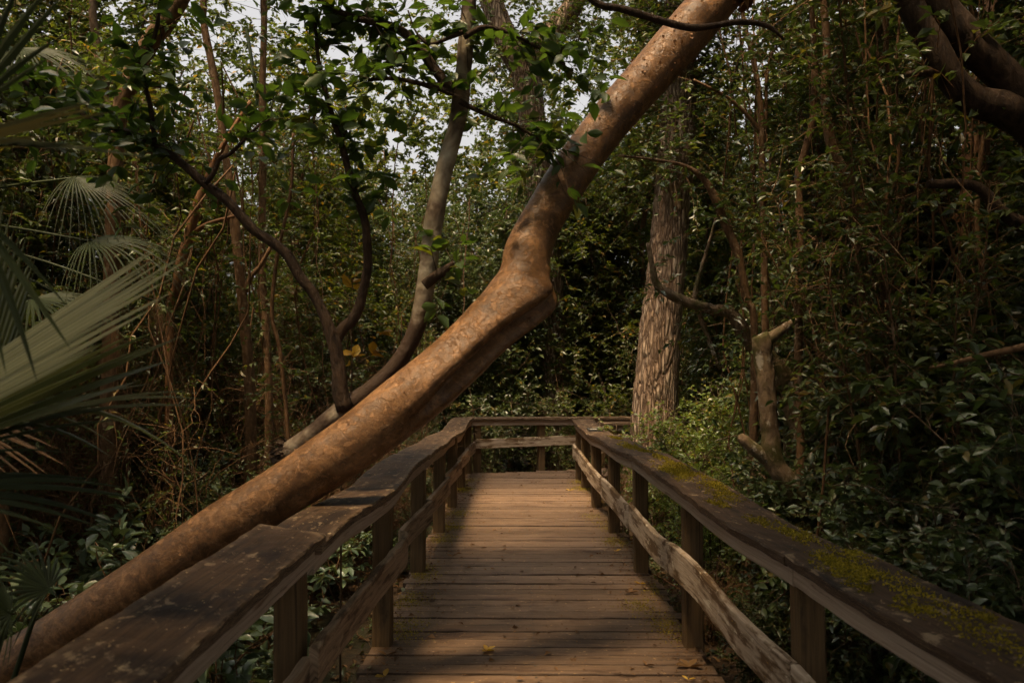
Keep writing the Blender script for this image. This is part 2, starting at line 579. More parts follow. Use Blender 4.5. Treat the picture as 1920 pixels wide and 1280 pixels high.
def empty(name, loc, label=None, cat=None, group=None):
    o = bpy.data.objects.new(name, None)
    o.empty_display_size = 0.2
    o.location = loc
    COL.objects.link(o)
    return tag(o, label, cat, group)


def dup(root, loc, rz, s, label, group=None):
    r = root.copy()
    COL.objects.link(r)
    r.location = loc
    r.rotation_euler = (0, 0, rz)
    r.scale = s if isinstance(s, tuple) else (s, s, s)
    r['label'] = label
    if group: r['group'] = group
    for ch in root.children:
        c = ch.copy()
        COL.objects.link(c)
        c.parent = r
        for g in ch.children:
            d = g.copy()
            COL.objects.link(d)
            d.parent = c
    return r


ORD = ['nearest', 'second', 'third', 'fourth', 'fifth', 'sixth', 'seventh', 'eighth', 'ninth', 'tenth', 'eleventh',
       'twelfth', 'thirteenth', 'fourteenth', 'fifteenth', 'sixteenth', 'seventeenth', 'eighteenth', 'nineteenth', 'twentieth']
ORD += ['%s-%s' % (a, b) for a in ('twenty', 'thirty', 'forty') for b in ['first'] + ORD[1:9]]


class Kind:
    """a plant kind: built once, moved into place the first time, copied after that"""
    def __init__(s, root):
        s.root, s.used = root, False

    def put(s, x, y, label, group, rz=None, sc_=1.0, z=None):
        rz = RS.uniform(0, 6.28) if rz is None else rz
        z = gz(x, y) - 0.03 if z is None else z
        if not s.used:
            s.used = True
            r = s.root
            r.location, r.rotation_euler = (x, y, z), (0, 0, rz)
            r.scale = sc_ if isinstance(sc_, tuple) else (sc_,) * 3
            tag(r, label, None, group)
            return r
        return dup(s.root, (x, y, z), rz, sc_, label, group)


# ------------------------------------------------------------------ ground
def gz(x, y):
    return -0.62 + 0.10 * noise.noise(Vector((x * .35, y * .35, 3))) + 0.035 * noise.noise(Vector((x * 1.7, y * 1.7, 9)))


def ground():
    n = 150
    g = np.linspace(-1, 1, n)
    xs = np.sign(g) * (np.abs(g) ** 2.2) * 110
    X, Y = np.meshgrid(xs, xs + 8)
    Z = np.array([gz(a, b) for a, b in zip(X.ravel(), Y.ravel())])
    i = np.arange(n - 1)[:, None] * n
    j = np.arange(n - 1)[None]
    f = np.stack([i + j, i + j + 1, i + j + n + 1, i + j + n], -1).reshape(-1, 4)
    mb = MB().add(np.stack([X.ravel(), Y.ravel(), Z], 1), [f])
    tag(mb.build('ground', M['ground']), kind='structure')


ground()


# ------------------------------------------------------------------ boards
def board(mb, P, side, up, w, h, n=40, wear=0.004, seed=0, sub=5, ch=0.006):
    """sweep a w x h plank along rows P (top edge on the near side), its width along 'side', its height down from 'up'"""
    p = smoothpath(P, n)
    side = np.asarray(side, float)
    if side.ndim == 1:
        side = np.repeat(side[None], n, 0)
    up = np.array(up, float)
    prof = [(0, -ch)] + [(x, 0) for x in np.linspace(ch, w - ch, sub)] + [(w, -ch), (w, -h + ch), (w - ch, -h), (ch, -h), (0, -h + ch)]
    prof = np.array(prof)
    k = len(prof)
    v = p[:, None, :3] + side[:, None] * prof[None, :, 0, None] + up[None, None] * prof[None, :, 1, None]
    for i in range(n):
        for j in range(k):
            q = Vector(v[i, j])
            d = noise.noise(q * 9 + Vector((seed, 0, 0))) * wear + noise.noise(q * 45) * wear * 0.5
            edge = 1.6 if prof[j, 1] <= -ch and prof[j, 1] > -ch * 1.5 else 1.0
            v[i, j] += up * d * edge
            v[i, j] += side[i] * noise.noise(q * 12 + Vector((5, seed, 0))) * wear * (1.5 if j in (0, sub + 1) else 0.3)
    s = np.concatenate([[0], np.cumsum(np.linalg.norm(np.diff(p[:, :3], axis=0), axis=1))])
    per = np.concatenate([[0], np.cumsum(np.linalg.norm(np.diff(prof, axis=0), axis=1))])
    uv = np.stack([np.repeat(s[:, None], k, 1) + seed * 3.1, np.repeat(per[None], n, 0) + seed * 1.7], -1).reshape(-1, 2)
    i = np.arange(n - 1)[:, None] * k
    j = np.arange(k)[None]
    jj = (j + 1) % k
    f = np.stack([i + jj, i + j, i + k + j, i + k + jj], -1).reshape(-1, 4)
    mb.add(v.reshape(-1, 3), [f, np.arange(k), ((n - 1) * k + np.arange(k))[::-1]], uv, smooth=False)
    return v


# boardwalk: planks across X, ragged ends, slanting away to the right at the far end
def boardwalk():
    mb = MB()
    y = -1.6
    i = 0
    nails = []
    while y < 15.0:
        w = 0.134 + RS.uniform(-.004, .003)
        x0 = -0.835 + RS.uniform(-.02, .02)
        x1 = 1.03 + RS.uniform(-.03, .03)
        if y > 12.7:
            x0 = max(x0, (y + w - 12.96) / 0.3 - 0.05)
        if y > 12.0:
            x1 = (y - 12.05) / 0.3 + 0.95
        if y < 4: x1 += 0.03 * (4 - y)
        x1 = min(x1, 7.5)
        if x1 - x0 > 0.3:
            z = RS.uniform(-.004, .004)
            tl = RS.uniform(-.003, .003)
            P = [[x0, y, z - tl, 0], [(x0 + x1) / 2, y, z + RS.uniform(-.003, .003), 0], [x1, y, z + tl, 0]]
            for nx in (-.70, .085, .885):
                for ny in (.03, w - .03):
                    nails.append((nx + RS.normal() * .012, y + ny + RS.normal() * .005, z + .0035))
            board(mb, np.array(P), (0, 1, 0), (0, 0, 1), w, 0.04, n=24, wear=0.003, seed=i * 0.37, sub=3, ch=.004)
        y += w + RS.uniform(.005, .010)
        i += 1
    dk = tag(mb.build('boardwalk', M['deck']), kind='structure')
    nails = np.array(nails)
    nb_ = MB()
    an = np.linspace(0, 2 * np.pi, 6, endpoint=False)
    ring = np.stack([np.cos(an) * .007, np.sin(an) * .007, 0 * an], 1)
    nb_.add((nails[:, None] + ring[None]).reshape(-1, 3), [np.arange(len(nails))[:, None] * 6 + np.arange(6)[None]])
    nb_.build('nail_heads', M['frame'], dk)['kind'] = 'stuff'
    for x in (-0.70, 0.08, 0.88):                       # joists and bearers under the planks
        jb = MB()
        board(jb, np.array([[x, -1.5, -.05, 0], [x, 6, -.05, 0], [x, 12.6, -.05, 0]]), (1, 0, 0), (0, 0, 1), 0.045, 0.19, n=30, seed=x)
        tag(jb.build('boardwalk_joist', M['post']), kind='structure')


boardwalk()

# rail curves: (Y, X of the inner edge, z of the top)
LCAP1 = [(-0.6, -.80, .90), (1.0, -.80, .895), (2.2, -.80, .905), (3.56, -.80, .905)]
LCAP2 = [(3.50, -.80, .868), (3.8, -.745, .925), (4.3, -.70, .925), (4.9, -.68, .915), (5.7, -.69, .935), (6.6, -.685, .92)]
LCAP3 = [(6.61, -.68, .915), (7.4, -.685, .895), (8.1, -.67, .875), (8.9, -.69, .855), (9.68, -.685, .83)]
LCAP4 = [(9.69, -.685, .826), (10.5, -.67, .80), (11.2, -.675, .815), (12.0, -.68, .835), (12.62, -.66, .835)]
RCAP1 = [(-0.6, 1.20, .87), (1.0, 1.17, .865), (2.0, 1.12, .87), (2.7, 1.05, .875), (3.33, 1.03, .87)]
RCAP2 = [(3.34, 1.03, .866), (4.0, .94, .885), (4.88, .89, .92), (5.6, .855, .93), (6.6, .845, .925)]
RCAP3 = [(6.61, .84, .92), (7.4, .815, .89), (8.3, .81, .87), (9.0, .81, .85), (9.68, .78, .822)]
RCAP4 = [(9.69, .78, .82), (10.4, .80, .80), (11.2, .775, .815), (12.15, .755, .838)]
LMID1 = [(-0.6, -.80, .50), (1.5, -.81, .49), (3.3, -.795, .485)]
LMID2 = [(3.28, -.765, .53), (3.9, -.76, .515), (4.4, -.715, .55), (4.88, -.665, .59), (5.3, -.69, .565), (5.95, -.755, .495), (6.35, -.715, .52), (6.6, -.66, .56)]
LMID3 = [(6.61, -.66, .56), (6.95, -.695, .53), (7.5, -.735, .47), (7.95, -.69, .50), (8.2, -.65, .54), (8.5, -.68, .51), (9.0, -.72, .47), (9.4, -.68, .50), (9.68, -.635, .54)]
LMID4 = [(9.69, -.635, .535), (10.4, -.71, .46), (11.1, -.64, .51), (11.3, -.64, .505), (11.9, -.69, .45), (12.62, -.63, .48)]
RMID1 = [(-0.6, 1.16, .42), (1.5, 1.10, .42), (3.3, 1.04, .46)]
RMID2 = [(3.31, 1.035, .465), (4.0, 1.00, .465), (4.5, .94, .53), (4.88, .895, .555), (5.3, .91, .515), (5.8, .905, .485), (6.2, .87, .515), (6.55, .84, .54)]
RMID3 = [(6.56, .84, .54), (6.95, .86, .49), (7.5, .88, .45), (7.95, .835, .49), (8.28, .80, .515), (8.7, .835, .47), (9.1, .845, .44), (9.4, .81, .465), (9.68, .775, .50)]
RMID4 = [(9.69, .775, .50), (10.4, .825, .43), (11.1, .785, .48), (11.3, .78, .485), (11.7, .795, .46), (12.1, .76, .49)]
EX = np.array([1, 0.3, 0]) / math.hypot(1, 0.3)          # direction of the far railing
EN = np.array([-0.3, 1, 0]) / math.hypot(1, 0.3)         # across it, away from the camera
FA = np.array([-0.66, 12.72, 0])                         # its left corner
BA = np.array([0.86, 12.10, 0])                          # corner where the right railing turns


def xyz(rows, wave=1.0):
    a = np.array([[b, a, c, 0] for a, b, c in rows])
    if wave != 1.0:
        f = (a[:, 1:2] - a[0, 1]) / (a[-1, 1] - a[0, 1])
        base = a[0] * (1 - f) + a[-1] * f
        a = base + (a - base) * np.array([wave, 1, wave, 1])
    return a


def seg(a, rows):
    """rows (distance along EX, shift across, z)"""
    return np.array([[*(a + EX * d + EN * s)[:2], z, 0] for d, s, z in rows])


def post(root, x, y, top, lean=0.0, rot=0.0, s=0.108):
    mb = MB()
    c, d = math.cos(rot), math.sin(rot)
    up = np.array([0, 0, 1.0])
    P = np.array([[x + lean, y, top, 0], [x + lean * .6, y, top * .4, 0], [x, y, -.75, 0]])
    p = smoothpath(P, 14)
    b = 0.008
    q = np.array([(b, 0), (s - b, 0), (s, b), (s, s - b), (s - b, s), (b, s), (0, s - b), (0, b)])
    o = q[:, :1] * np.array([[c, d, 0]]) + q[:, 1:] * np.array([[-d, c, 0]])
    v = p[:, None, :3] + o[None]
    for i in range(len(p)):
        for j in range(8):
            e = noise.noise(Vector(v[i, j]) * 6) * 0.004
            v[i, j, 0] += e
            v[i, j, 1] += e * .6
    per = np.concatenate([[0], np.cumsum(np.linalg.norm(np.diff(q, axis=0), axis=1))])
    sd = RS.rand() * 30
    uv = np.stack([np.repeat(p[:, 2:3], 8, 1) + sd, np.repeat(per[None], len(p), 0) + sd], -1).reshape(-1, 2)
    i = np.arange(len(p) - 1)[:, None] * 8
    j = np.arange(8)[None]
    k = (j + 1) % 8
    mb.add(v.reshape(-1, 3), [np.stack([i + k, i + j, i + 8 + j, i + 8 + k], -1).reshape(-1, 4), np.arange(8)], uv, smooth=False)
    return mb.build('post', M['post'], root)


def rail_boards(root, caps, mids, side, mats, capw=0.29, tilt=0.0, midh=0.184):
    """caps: flat top boards, a fascia under each, and mid rails"""
    up = np.array([0, 0, 1.0])
    obs = []
    for i, c in enumerate(caps):
        mb = MB()
        sd = side + np.array([0, 0, tilt if i == 0 else 0])
        board(mb, c, unit(sd), up, capw, 0.040, n=int(14 * np.ptp(c[:, :2], axis=0).max()) + 10, wear=0.006, seed=i * 2.3 + side[0], sub=6)
        obs.append(mb.build('cap_rail', M['cap'], root))
        fb = MB()
        g = c.copy()
        g[:, :3] += side * 0.032
        g[:, 2] -= 0.042
        board(fb, g, side, up, 0.038, 0.078, n=int(10 * np.ptp(c[:, :2], axis=0).max()) + 8, wear=0.003, seed=i * 1.3 + 5 + side[0], sub=2)
        fb.build('fascia_board', M['fascia'], root)
    for i, c in enumerate(mids):
        mb = MB()
        board(mb, c, side, up, 0.038, midh, n=int(14 * np.ptp(c[:, :2], axis=0).max()) + 10, wear=0.005, seed=i * 3.3 + 9 + side[0], sub=2)
        mb.build('mid_rail', mats, root)
    return obs


LX, RX = np.array([-1.0, 0, 0]), np.array([1.0, 0, 0])
rl = empty('railing', (-.9, 5, 0), 'dark wavy wooden railing along the left edge of the boardwalk, under the leaning trunk', 'railing', 'boardwalk railings')
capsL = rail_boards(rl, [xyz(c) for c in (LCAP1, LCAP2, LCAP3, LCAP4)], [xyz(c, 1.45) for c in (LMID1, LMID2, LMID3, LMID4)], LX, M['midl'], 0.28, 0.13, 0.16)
rr_ = empty('railing', (1.1, 5, 0), 'wavy wooden railing with moss patches along the right edge of the boardwalk', 'railing', 'boardwalk railings')
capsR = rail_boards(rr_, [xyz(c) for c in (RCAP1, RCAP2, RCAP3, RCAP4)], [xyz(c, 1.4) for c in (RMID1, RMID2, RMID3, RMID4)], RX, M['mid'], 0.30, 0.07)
for y, xl, xr in ((0.2, -.84, 1.22), (1.78, -.84, 1.17), (3.33, -.835, 1.085), (4.88, -.72, .94), (6.62, -.722, .892), (8.2, -.706, .857), (9.69, -.697, .828), (11.2, -.69, .826)):
    z = float(np.interp(y, [-1, 3.4, 6.6, 8.1, 9.7, 12.7], [.855, .855, .872, .83, .78, .785]))
    post(rl, xl - .112, y, z, RS.uniform(-.012, .012))
    post(rr_, xr + .004, y, z - .008, RS.uniform(-.012, .012))
post(rr_, .806, 12.02, .79)
post(rl, -.80, 12.62, .79)

rf = empty('railing', (0.4, 13.1, 0), 'straight wooden railing closing the far end of the boardwalk, pale lichen on its mid rail', 'railing', 'boardwalk railings')
rail_boards(rf, [seg(FA, [(-.05, 0, .822), (.8, 0, .812), (1.6, 0, .80), (2.55, 0, .79)]), seg(FA, [(2.56, 0, .785), (4.5, .02, .78), (6.6, 0, .80)])],
            [seg(FA, [(0.02, .0, .50), (.9, .02, .51), (1.7, .03, .52), (2.5, 0, .52)]), seg(FA, [(2.51, 0, .50), (4.5, .0, .5), (6.6, 0, .5)])],
            EN, M['mid'], 0.26, 0, 0.14)
for d in (0.02, 1.03, 2.02, 3.6, 5.2, 6.5):
    q = FA + EX * d + EN * .062
    post(rf, q[0], q[1], .76, 0, math.atan(.3))
rb = empty('railing', (2.4, 12.5, 0), 'short wooden railing of the side path, behind the corner of the mossy railing', 'railing', 'boardwalk railings')
rail_boards(rb, [seg(BA, [(.28, -.24, .80), (1.5, -.24, .79), (3.6, -.24, .79)])], [seg(BA, [(.05, -.04, .47), (1.5, -.04, .47), (3.6, -.04, .47)])], EN, M['mid'], 0.24, 0, 0.14)
for d in (0.42, 1.9, 3.4):
    q = BA + EX * d + EN * -.16
    post(rb, q[0], q[1], .745, 0, math.atan(.3))


# moss cushions on the cap boards of the right railing (sub-parts of the boards)
def edge_at(rows, y):
    a = np.array(rows)
    return float(np.interp(y, a[:, 0], a[:, 1])), float(np.interp(y, a[:, 0], a[:, 2]))


def moss(cap, root, rows, y, t, ry, rt, tilt=0.0, dens=40000, seed=0):
    n = int(dens * ry * rt * 3.14)
    yy, tt = RS.uniform(-1, 1, n), RS.uniform(-1, 1, n)
    keep = []
    for a, b in zip(yy, tt):
        e = 0.75 + 0.55 * noise.noise(Vector((a * 2.6 + seed, b * 2.6, seed))) + 0.35 * noise.noise(Vector((a * 7 + seed, b * 7, seed)))
        keep.append(math.sqrt(a * a + b * b) < e * (0.35 + 0.75 * RS.rand()) + 0.25 * noise.noise(Vector((a * 14, b * 14, seed))))
    keep = np.array(keep)
    yy, tt = yy[keep] * ry + y, tt[keep] * rt + t
    ok = (tt > 0.008) & (tt < 0.285)
    yy, tt = yy[ok], tt[ok]
    n = len(yy)
    P = np.zeros((n, 3))
    for i in range(n):
        x, z = edge_at(rows, yy[i])
        P[i] = (x + tt[i], yy[i], z + tilt * tt[i] + 0.0005)
    D = unit(np.array([0, 0, .25]) + RS.normal(size=(n, 3)) * .6 * np.array([1, 1, .25]))
    mb = MB()
    leaves(mb, P, D, unit(RS.normal(size=(n, 3)) + np.array([0, 0, .8])), RS.uniform(.007, .015, n), RS.uniform(.006, .010, n), droop=.3)
    o = mb.build('moss', M['moss'])
    o['kind'] = 'stuff'
    o.parent = cap
    o.location = -(np.array(root.location) + np.array(cap.location))


for y, t, ry, rt in ((5.55, .17, .62, .13), (5.0, .24, .35, .06), (6.3, .2, .3, .06)):
    moss(capsR[1], rr_, RCAP2, y, t, ry, rt, seed=y, dens=38000)
for y, t, ry, rt in ((4.35, .10, .14, .06), (3.95, .16, .16, .06)):
    moss(capsR[1], rr_, RCAP2, y, t, ry, rt, seed=y)
for y, t, ry, rt in ((8.9, .2, .5, .08), (7.6, .16, .7, .10), (6.95, .2, .4, .08)):
    moss(capsR[2], rr_, RCAP3, y, t, ry, rt, seed=y, dens=20000)
for y, t, ry, rt in ((2.9, .2, .5, .10), (2.3, .16, .5, .12), (1.9, .2, .4, .12)):
    moss(capsR[0], rr_, RCAP1, y, t, ry, rt, tilt=.07, seed=y * 5, dens=11000)
for y, t, ry, rt in ((4.7, .2, .4, .10), (3.7, .2, .35, .09), (5.4, .12, .7, .10)):
    moss(capsR[1], rr_, RCAP2, y, t, ry, rt, seed=y * 2, dens=26000)
for y, t, ry, rt in ((3.1, .13, .30, .11), (2.85, .07, .12, .05), (2.55, .10, .12, .06), (2.45, .24, .10, .04), (2.05, .14, .11, .05), (1.78, .20, .16, .09), (3.25, .24, .12, .05)):
    moss(capsR[0], rr_, RCAP1, y, t, ry, rt, tilt=.07, seed=y * 3)


# small plate screwed to the cap near the far corner of the right railing
def plaque():
    x, z = edge_at(RCAP4, 10.5)
    root = empty('plaque', (x + .14, 10.5, z + .002), 'small pale plate in a dark frame on the right railing cap', 'plaque')
    mb = MB()
    for (x0, x1, y0, y1) in ((-.085, .085, -.13, -.105), (-.085, .085, .105, .13), (-.085, -.066, -.105, .105), (.066, .085, -.105, .105)):
        v = [(a, b, c) for a in (x0, x1) for b in (y0, y1) for c in (0, .022)]
        mb.add(np.array(v) + np.array(root.location), [np.array([[0, 1, 3, 2], [4, 6, 7, 5], [0, 4, 5, 1], [2, 3, 7, 6], [1, 5, 7, 3], [0, 2, 6, 4]])], smooth=False)
    mb.build('frame', M['frame'], root)
    mb = MB()
    v = [(a, b, c) for a in (-.066, .066) for b in (-.105, .105) for c in (0, .012)]
    mb.add(np.array(v) + np.array(root.location), [np.array([[0, 1, 3, 2], [4, 6, 7, 5], [0, 4, 5, 1], [2, 3, 7, 6], [1, 5, 7, 3], [0, 2, 6, 4]])], smooth=False)
    mb.build('plate', M['plate'], root)


plaque()

# ------------------------------------------------------------------ the leaning tree
TR = path([(-420, 1480, 70, 3.85), (-180, 1360, 60, 3.9), (0, 1258, 46, 4.0), (130, 1178, 46, 4.03), (260, 1096, 46, 4.06), (400, 1000, 48, 4.1), (520, 926, 50, 4.15),
           (640, 846, 52, 4.2), (740, 771, 55, 4.26), (830, 697, 54, 4.32), (890, 640, 53, 4.38), (938, 590, 53, 4.43), (972, 548, 52, 4.48),
           (984, 510, 46, 4.52), (990, 472, 44, 4.56), (1008, 428, 41, 4.6), (1032, 385, 40, 4.65), (1064, 335, 40, 4.7), (1104, 278, 40, 4.78),
           (1168, 198, 41, 4.88), (1244, 112, 42, 5.0), (1325, 18, 43, 5.12), (1420, -100, 43, 5.3), (1500, -260, 40, 5.5), (1560, -460, 34, 5.8)])


def trunk_disp(rr, c, dirs):
    n, s = rr.shape
    out = rr.copy()
    for i in range(n):
        px = 972 + c[i, 0] / c[i, 1] * F
        for j in range(s):
            d = dirs[i, j]
            q = Vector(c[i] + d * rr[i, j])
            k = 1 + 0.045 * noise.noise(q * 2.6) + 0.016 * noise.noise(q * 7) + 0.008 * noise.noise(q * 21)
            # facing: +1 towards the camera; low: +1 underneath
            ang = math.atan2(-d[2], -d[1])          # 0 faces the camera, + is below
            if 700 < px < 1010 and c[i, 2] < 2.12:
                w = max(0.0, min(1.0, (px - 730) / 110)) * max(0.0, min(1.0, (1012 - px) / 25))
                off = 0.12 * math.sin(px * 0.02)
                k -= w * 0.55 * math.exp(-((ang - 0.50 - off) / 0.22) ** 2)
                k += w * 0.14 * math.exp(-((ang + 0.0 - off) / 0.18) ** 2)
                k += w * 0.08 * math.exp(-((ang - 0.95 - off) / 0.25) ** 2)
            # knob on the outer side of the bend
            qb = c[i] - KN
            g = math.exp(-(qb @ qb) / 0.016)
            o = d @ KD
            ds = qb @ KT
            if o > -0.25 and qb @ qb < .3:
                gl = math.exp(-(ds / 0.17) ** 2) if ds < 0 else math.exp(-(ds / 0.040) ** 2)
                k += 0.62 * gl * ((o + .25) / 1.25) ** 1.5
            # wrinkled skin over the bend
            if g > 0.1:
                k += 0.022 * g * math.sin(60 * c[i, 2] + 14 * d[1] + 9 * c[i, 0])
            out[i, j] *= k
    return out


KN = at(975, 545, 4.48)
KT = unit(at(975, 545, 4.48) - at(890, 640, 4.38))
KD = unit(at(1060, 528, 4.44) - at(975, 556, 4.48))
lt = empty('leaning_tree', TR[0, :3], 'thick copper-barked tree trunk leaning over the left railing, with a knobbed bend', 'tree')
mb = MB()
P4 = smoothpath(TR, 520)
tube(mb, P4, 64, disp=trunk_disp)
mb.build('trunk', M['gumbo'], lt)


def flakes():
    mb = MB()
    T, U, W = frames(P4[:, :3])
    n = 620
    i = np.where(RS.rand(n) < .85, RS.randint(310, 472, n), RS.randint(120, 310, n))
    top = RS.randint(385, 480, 520)
    i = np.concatenate([i, top])
    n = len(i)
    a = RS.uniform(0, 6.28, n)
    d = U[i] * np.cos(a)[:, None] + W[i] * np.sin(a)[:, None]
    big = np.zeros(n)
    big[620:] = 1
    # near the top the loose sheets hang on the right underside
    hang = unit(np.array([.62, -.5, -.6]))
    d[620:] = unit(d[620:] * .55 + hang)
    d[620:] = unit(d[620:] - T[i[620:]] * (d[620:] * T[i[620:]]).sum(1, keepdims=True))
    P = P4[i, :3] + d * P4[i, 3][:, None] * 1.0
    t = unit(RS.normal(size=(n, 3)) + T[i] * .3)
    t = unit(t - d * (t * d).sum(1, keepdims=True))
    t = unit(t + d * RS.uniform(.1, .45, (n, 1)))
    L = np.where(big > 0, RS.uniform(.03, .10, n), RS.uniform(.008, .022, n))
    leaves(mb, P, t, d, L, L * RS.uniform(.6, 1.1, n), True, fold=.2, droop=-.3)
    mb.build('peeling_bark', M['flake'], lt)['kind'] = 'stuff'


flakes()


def limbs(mb, base, dirn, L, r, n, up=0.2, k=9, bend=0.25, sides=5):
    """n limbs leaving points 'base' (n,3); returns their paths"""
    out = []
    for j in range(n):
        d = unit(dirn[j] + np.array([0, 0, 0]))
        p = base[j].copy()
        rows = []
        for s in range(k):
            rows.append([*p, r[j] * (1 - .85 * s / (k - 1))])
            d = unit(d + RS.normal(size=3) * bend + np.array([0, 0, up * .2]))
            p = p + d * L[j] / (k - 1)
        q = np.array(rows)
        tube(mb, q, sides, cap=False)
        out.append(q)
    return out


SUN = unit(np.array([-.20, -.27, .94]))
# holes left in overhead leaves to steer sun onto deck, trunk, frond, thickets
LIT = [((.05 + dx, y, 0.), .75) for y in (8.0, 8.9, 9.8, 10.7) for dx in (-.3, .4)]
LIT += [((*P4[i, :3],), .85 if i < 360 else .70) for i in range(150, 472, 14)]
LIT += [((*at(x_, y_, 2.2),), .75) for x_, y_ in ((-60, 770), (60, 700), (150, 640), (250, 580))]
LIT += [((RS.uniform(-5, -1.8), RS.uniform(6.5, 12), RS.uniform(.2, 2.5)), .6) for _ in range(24)]
LIT += [((RS.uniform(1.8, 5), RS.uniform(4.5, 11), RS.uniform(.6, 3.6)), .55) for _ in range(11)]
LIT += [((RS.uniform(-3.2, -1.7), RS.uniform(4.8, 7.2), .1), .55) for _ in range(6)]
LIT += [ ((*at(1240, 560, 11.6),), .9), ((1.95, 9.0, 1.3), .9), ((1.8, 10.2, 1.3), .9), ((2.6, 9.9, 1.4), .8), ((*at(1440, 700, 8),), .6)]


RL = np.random.RandomState(77)
LIT += [((RL.uniform(-4.3, -1.9), RL.uniform(5.5, 12), RL.uniform(.1, 2.0)), .75) for _ in range(26)]
LIT += [((RL.uniform(1.9, 4.2), RL.uniform(5.5, 12), RL.uniform(.6, 4.0)), .85) for _ in range(18)]
LIT += [((RL.uniform(-2.5, 3), RL.uniform(13.6, 17), RL.uniform(.8, 4.5)), 1.0) for _ in range(12)]
LIT += [((*at(585, 815, 4.62),), .7), ((*at(720, 705, 4.62),), .6)]
LIT += [((*at(1225, 720, 11.0),), 1.0), ((*at(1238, 600, 11.0),), 1.0), ((*at(1250, 470, 11.0),), 1.0)]


def in_light(C):
    k = np.zeros(len(C), bool)
    for T, r in LIT:
        v = C - np.array(T)
        a = v @ SUN
        d = np.linalg.norm(v - a[:, None] * SUN, axis=1)
        k |= (d < r) & (a > 0)
    return k


def in_view(C, m=40):
    """directions inside the photograph's frame"""
    px = 972 + C[:, 0] / np.maximum(C[:, 1], .01) * F
    py = 685 - (C[:, 2] - 1.6) / np.maximum(C[:, 1], .01) * F
    return (C[:, 1] > .3) & (px > -m) & (px < 1920 + m) & (py > -m) & (py < 1280)


# crown of the leaning tree, above the frame
wm, lm = MB(), MB()
bs = P4[[481, 492, 501, 507, 514, 519], :3]
lp = limbs(wm, bs, np.array([[1, .2, .8], [-.2, 1, .9], [.9, -.6, .8], [.5, .8, 1], [1, .3, .5], [.2, .1, 1.]]), [1.8] * 6, [.07] * 6, 6)
O, T = along(lp, 260, .3)
D = dirs_out(T, .3)
ok = ~in_light(O)
wood = wm
sprays(lm, wm, O[ok], D[ok], .5, 11, .14, .06)
wm.build('branch', M['orange'], lt)
lm.build('crown', M['small'], lt)

# ------------------------------------------------------------------ the pale tree lying against it
YP = 4.62
pt = empty('pale_tree', at(500, 890, YP), 'smooth pale grey tree lying behind the leaning trunk, with dark forked limbs', 'tree')
mb = MB()
PT = path([(512, 862, 17), (540, 846, 21), (566, 828, 21), (600, 803, 21), (640, 772, 24), (668, 752, 23), (706, 722, 20), (738, 690, 18), (762, 655, 18), (780, 618, 19),
           (791, 576, 20), (799, 530, 21), (806, 480, 21), (812, 425, 21), (822, 370, 20), (833, 320, 20), (845, 275, 19), (856, 235, 19), (863, 190, 20), (868, 145, 19),
           (873, 90, 18), (878, 30, 17), (884, -60, 15), (900, -220, 12), (905, -420, 8)], YP)
PT[:, 3] *= .84
tube(mb, smoothpath(PT, 240), 24, wob=.07, fq=9)
mb.build('trunk', M['pale'], pt)
mb = MB()                                            # torn bark standing round the broken lower end
sp = smoothpath(PT, 240)
for k in range(26):
    a = RS.uniform(0, 6.28)
    T_, U_, W_ = frames(sp[:20, :3])
    d = U_[2] * math.cos(a) + W_[2] * math.sin(a)
    b = sp[RS.randint(2, 8), :3] + d * sp[4, 3] * .98
    leaves(mb, b[None], unit(-T_[2] * .6 + d * RS.uniform(.1, .9) + RS.normal(size=3) * .2)[None], d[None], RS.uniform(.03, .085), RS.uniform(.02, .04), True)
mb.build('torn_bark', M['darkbark'], pt)
lb, twm, lv = [], MB(), MB()


def limb(pts, Y, mat, name, root, sides=12, n=70, wob=.12):
    q = smoothpath(path(pts, Y), n)
    b = MB()
    tube(b, q, sides, wob=wob, fq=14)
    b.build(name, mat, root)
    return q


lb.append(limb([(648, 768, 17), (638, 735, 15), (635, 690, 13), (627, 645, 13), (613, 604, 11), (590, 555, 10), (562, 518, 10), (538, 478, 10), (505, 450, 9.5), (478, 433, 9.5),
                (448, 400, 9), (424, 374, 9), (385, 345, 8.5), (345, 310, 8), (300, 275, 7), (245, 250, 6), (190, 232, 5), (110, 195, 4.5), (30, 143, 4)], 4.55, M['darkbark'], 'limb', pt))
lb.append(limb([(628, 640, 12), (643, 616, 11), (660, 600, 11), (673, 575, 10), (682, 540, 9), (689, 500, 9), (688, 450, 8), (682, 405, 8), (668, 370, 7), (655, 325, 7), (640, 270, 6), (622, 215, 5), (600, 130, 4), (590, 40, 3)], 4.6, M['darkbark'], 'limb', pt))
lb.append(limb([(846, 172, 11), (815, 130, 10), (790, 95, 9), (762, 66, 9), (735, 50, 8), (700, 42, 7), (668, 34, 6), (620, 14, 5), (560, -30, 4)], 4.55, M['darkbark'], 'limb', pt))
lb.append(limb([(795, 535, 10), (815, 520, 10), (832, 508, 9), (851, 492, 4)], 4.52, M['darkbark'], 'limb', pt, n=24))
lb.append(limb([(868, 60, 5), (840, 72, 4), (805, 83, 3.4), (780, 60, 2), (765, 20, 1.5)], 4.5, M['darkbark'], 'limb', pt, n=24))
lb.append(limb([(850, 175, 6), (800, 160, 5), (740, 148, 4), (690, 150, 3)], 4.5, M['darkbark'], 'limb', pt, n=24))
lb.append(limb([(385, 345, 5), (400, 325, 4.5), (412, 298, 4.5), (432, 288, 4), (465, 255, 3), (512, 208, 2)], 4.5, M['darkbark'], 'limb', pt, n=24))
lb.append(limb([(862, 190, 6), (890, 205, 5), (925, 220, 4), (968, 236, 3), (1010, 262, 2.4), (1040, 285, 2)], 4.5, M['darkbark'], 'limb', pt, n=24))
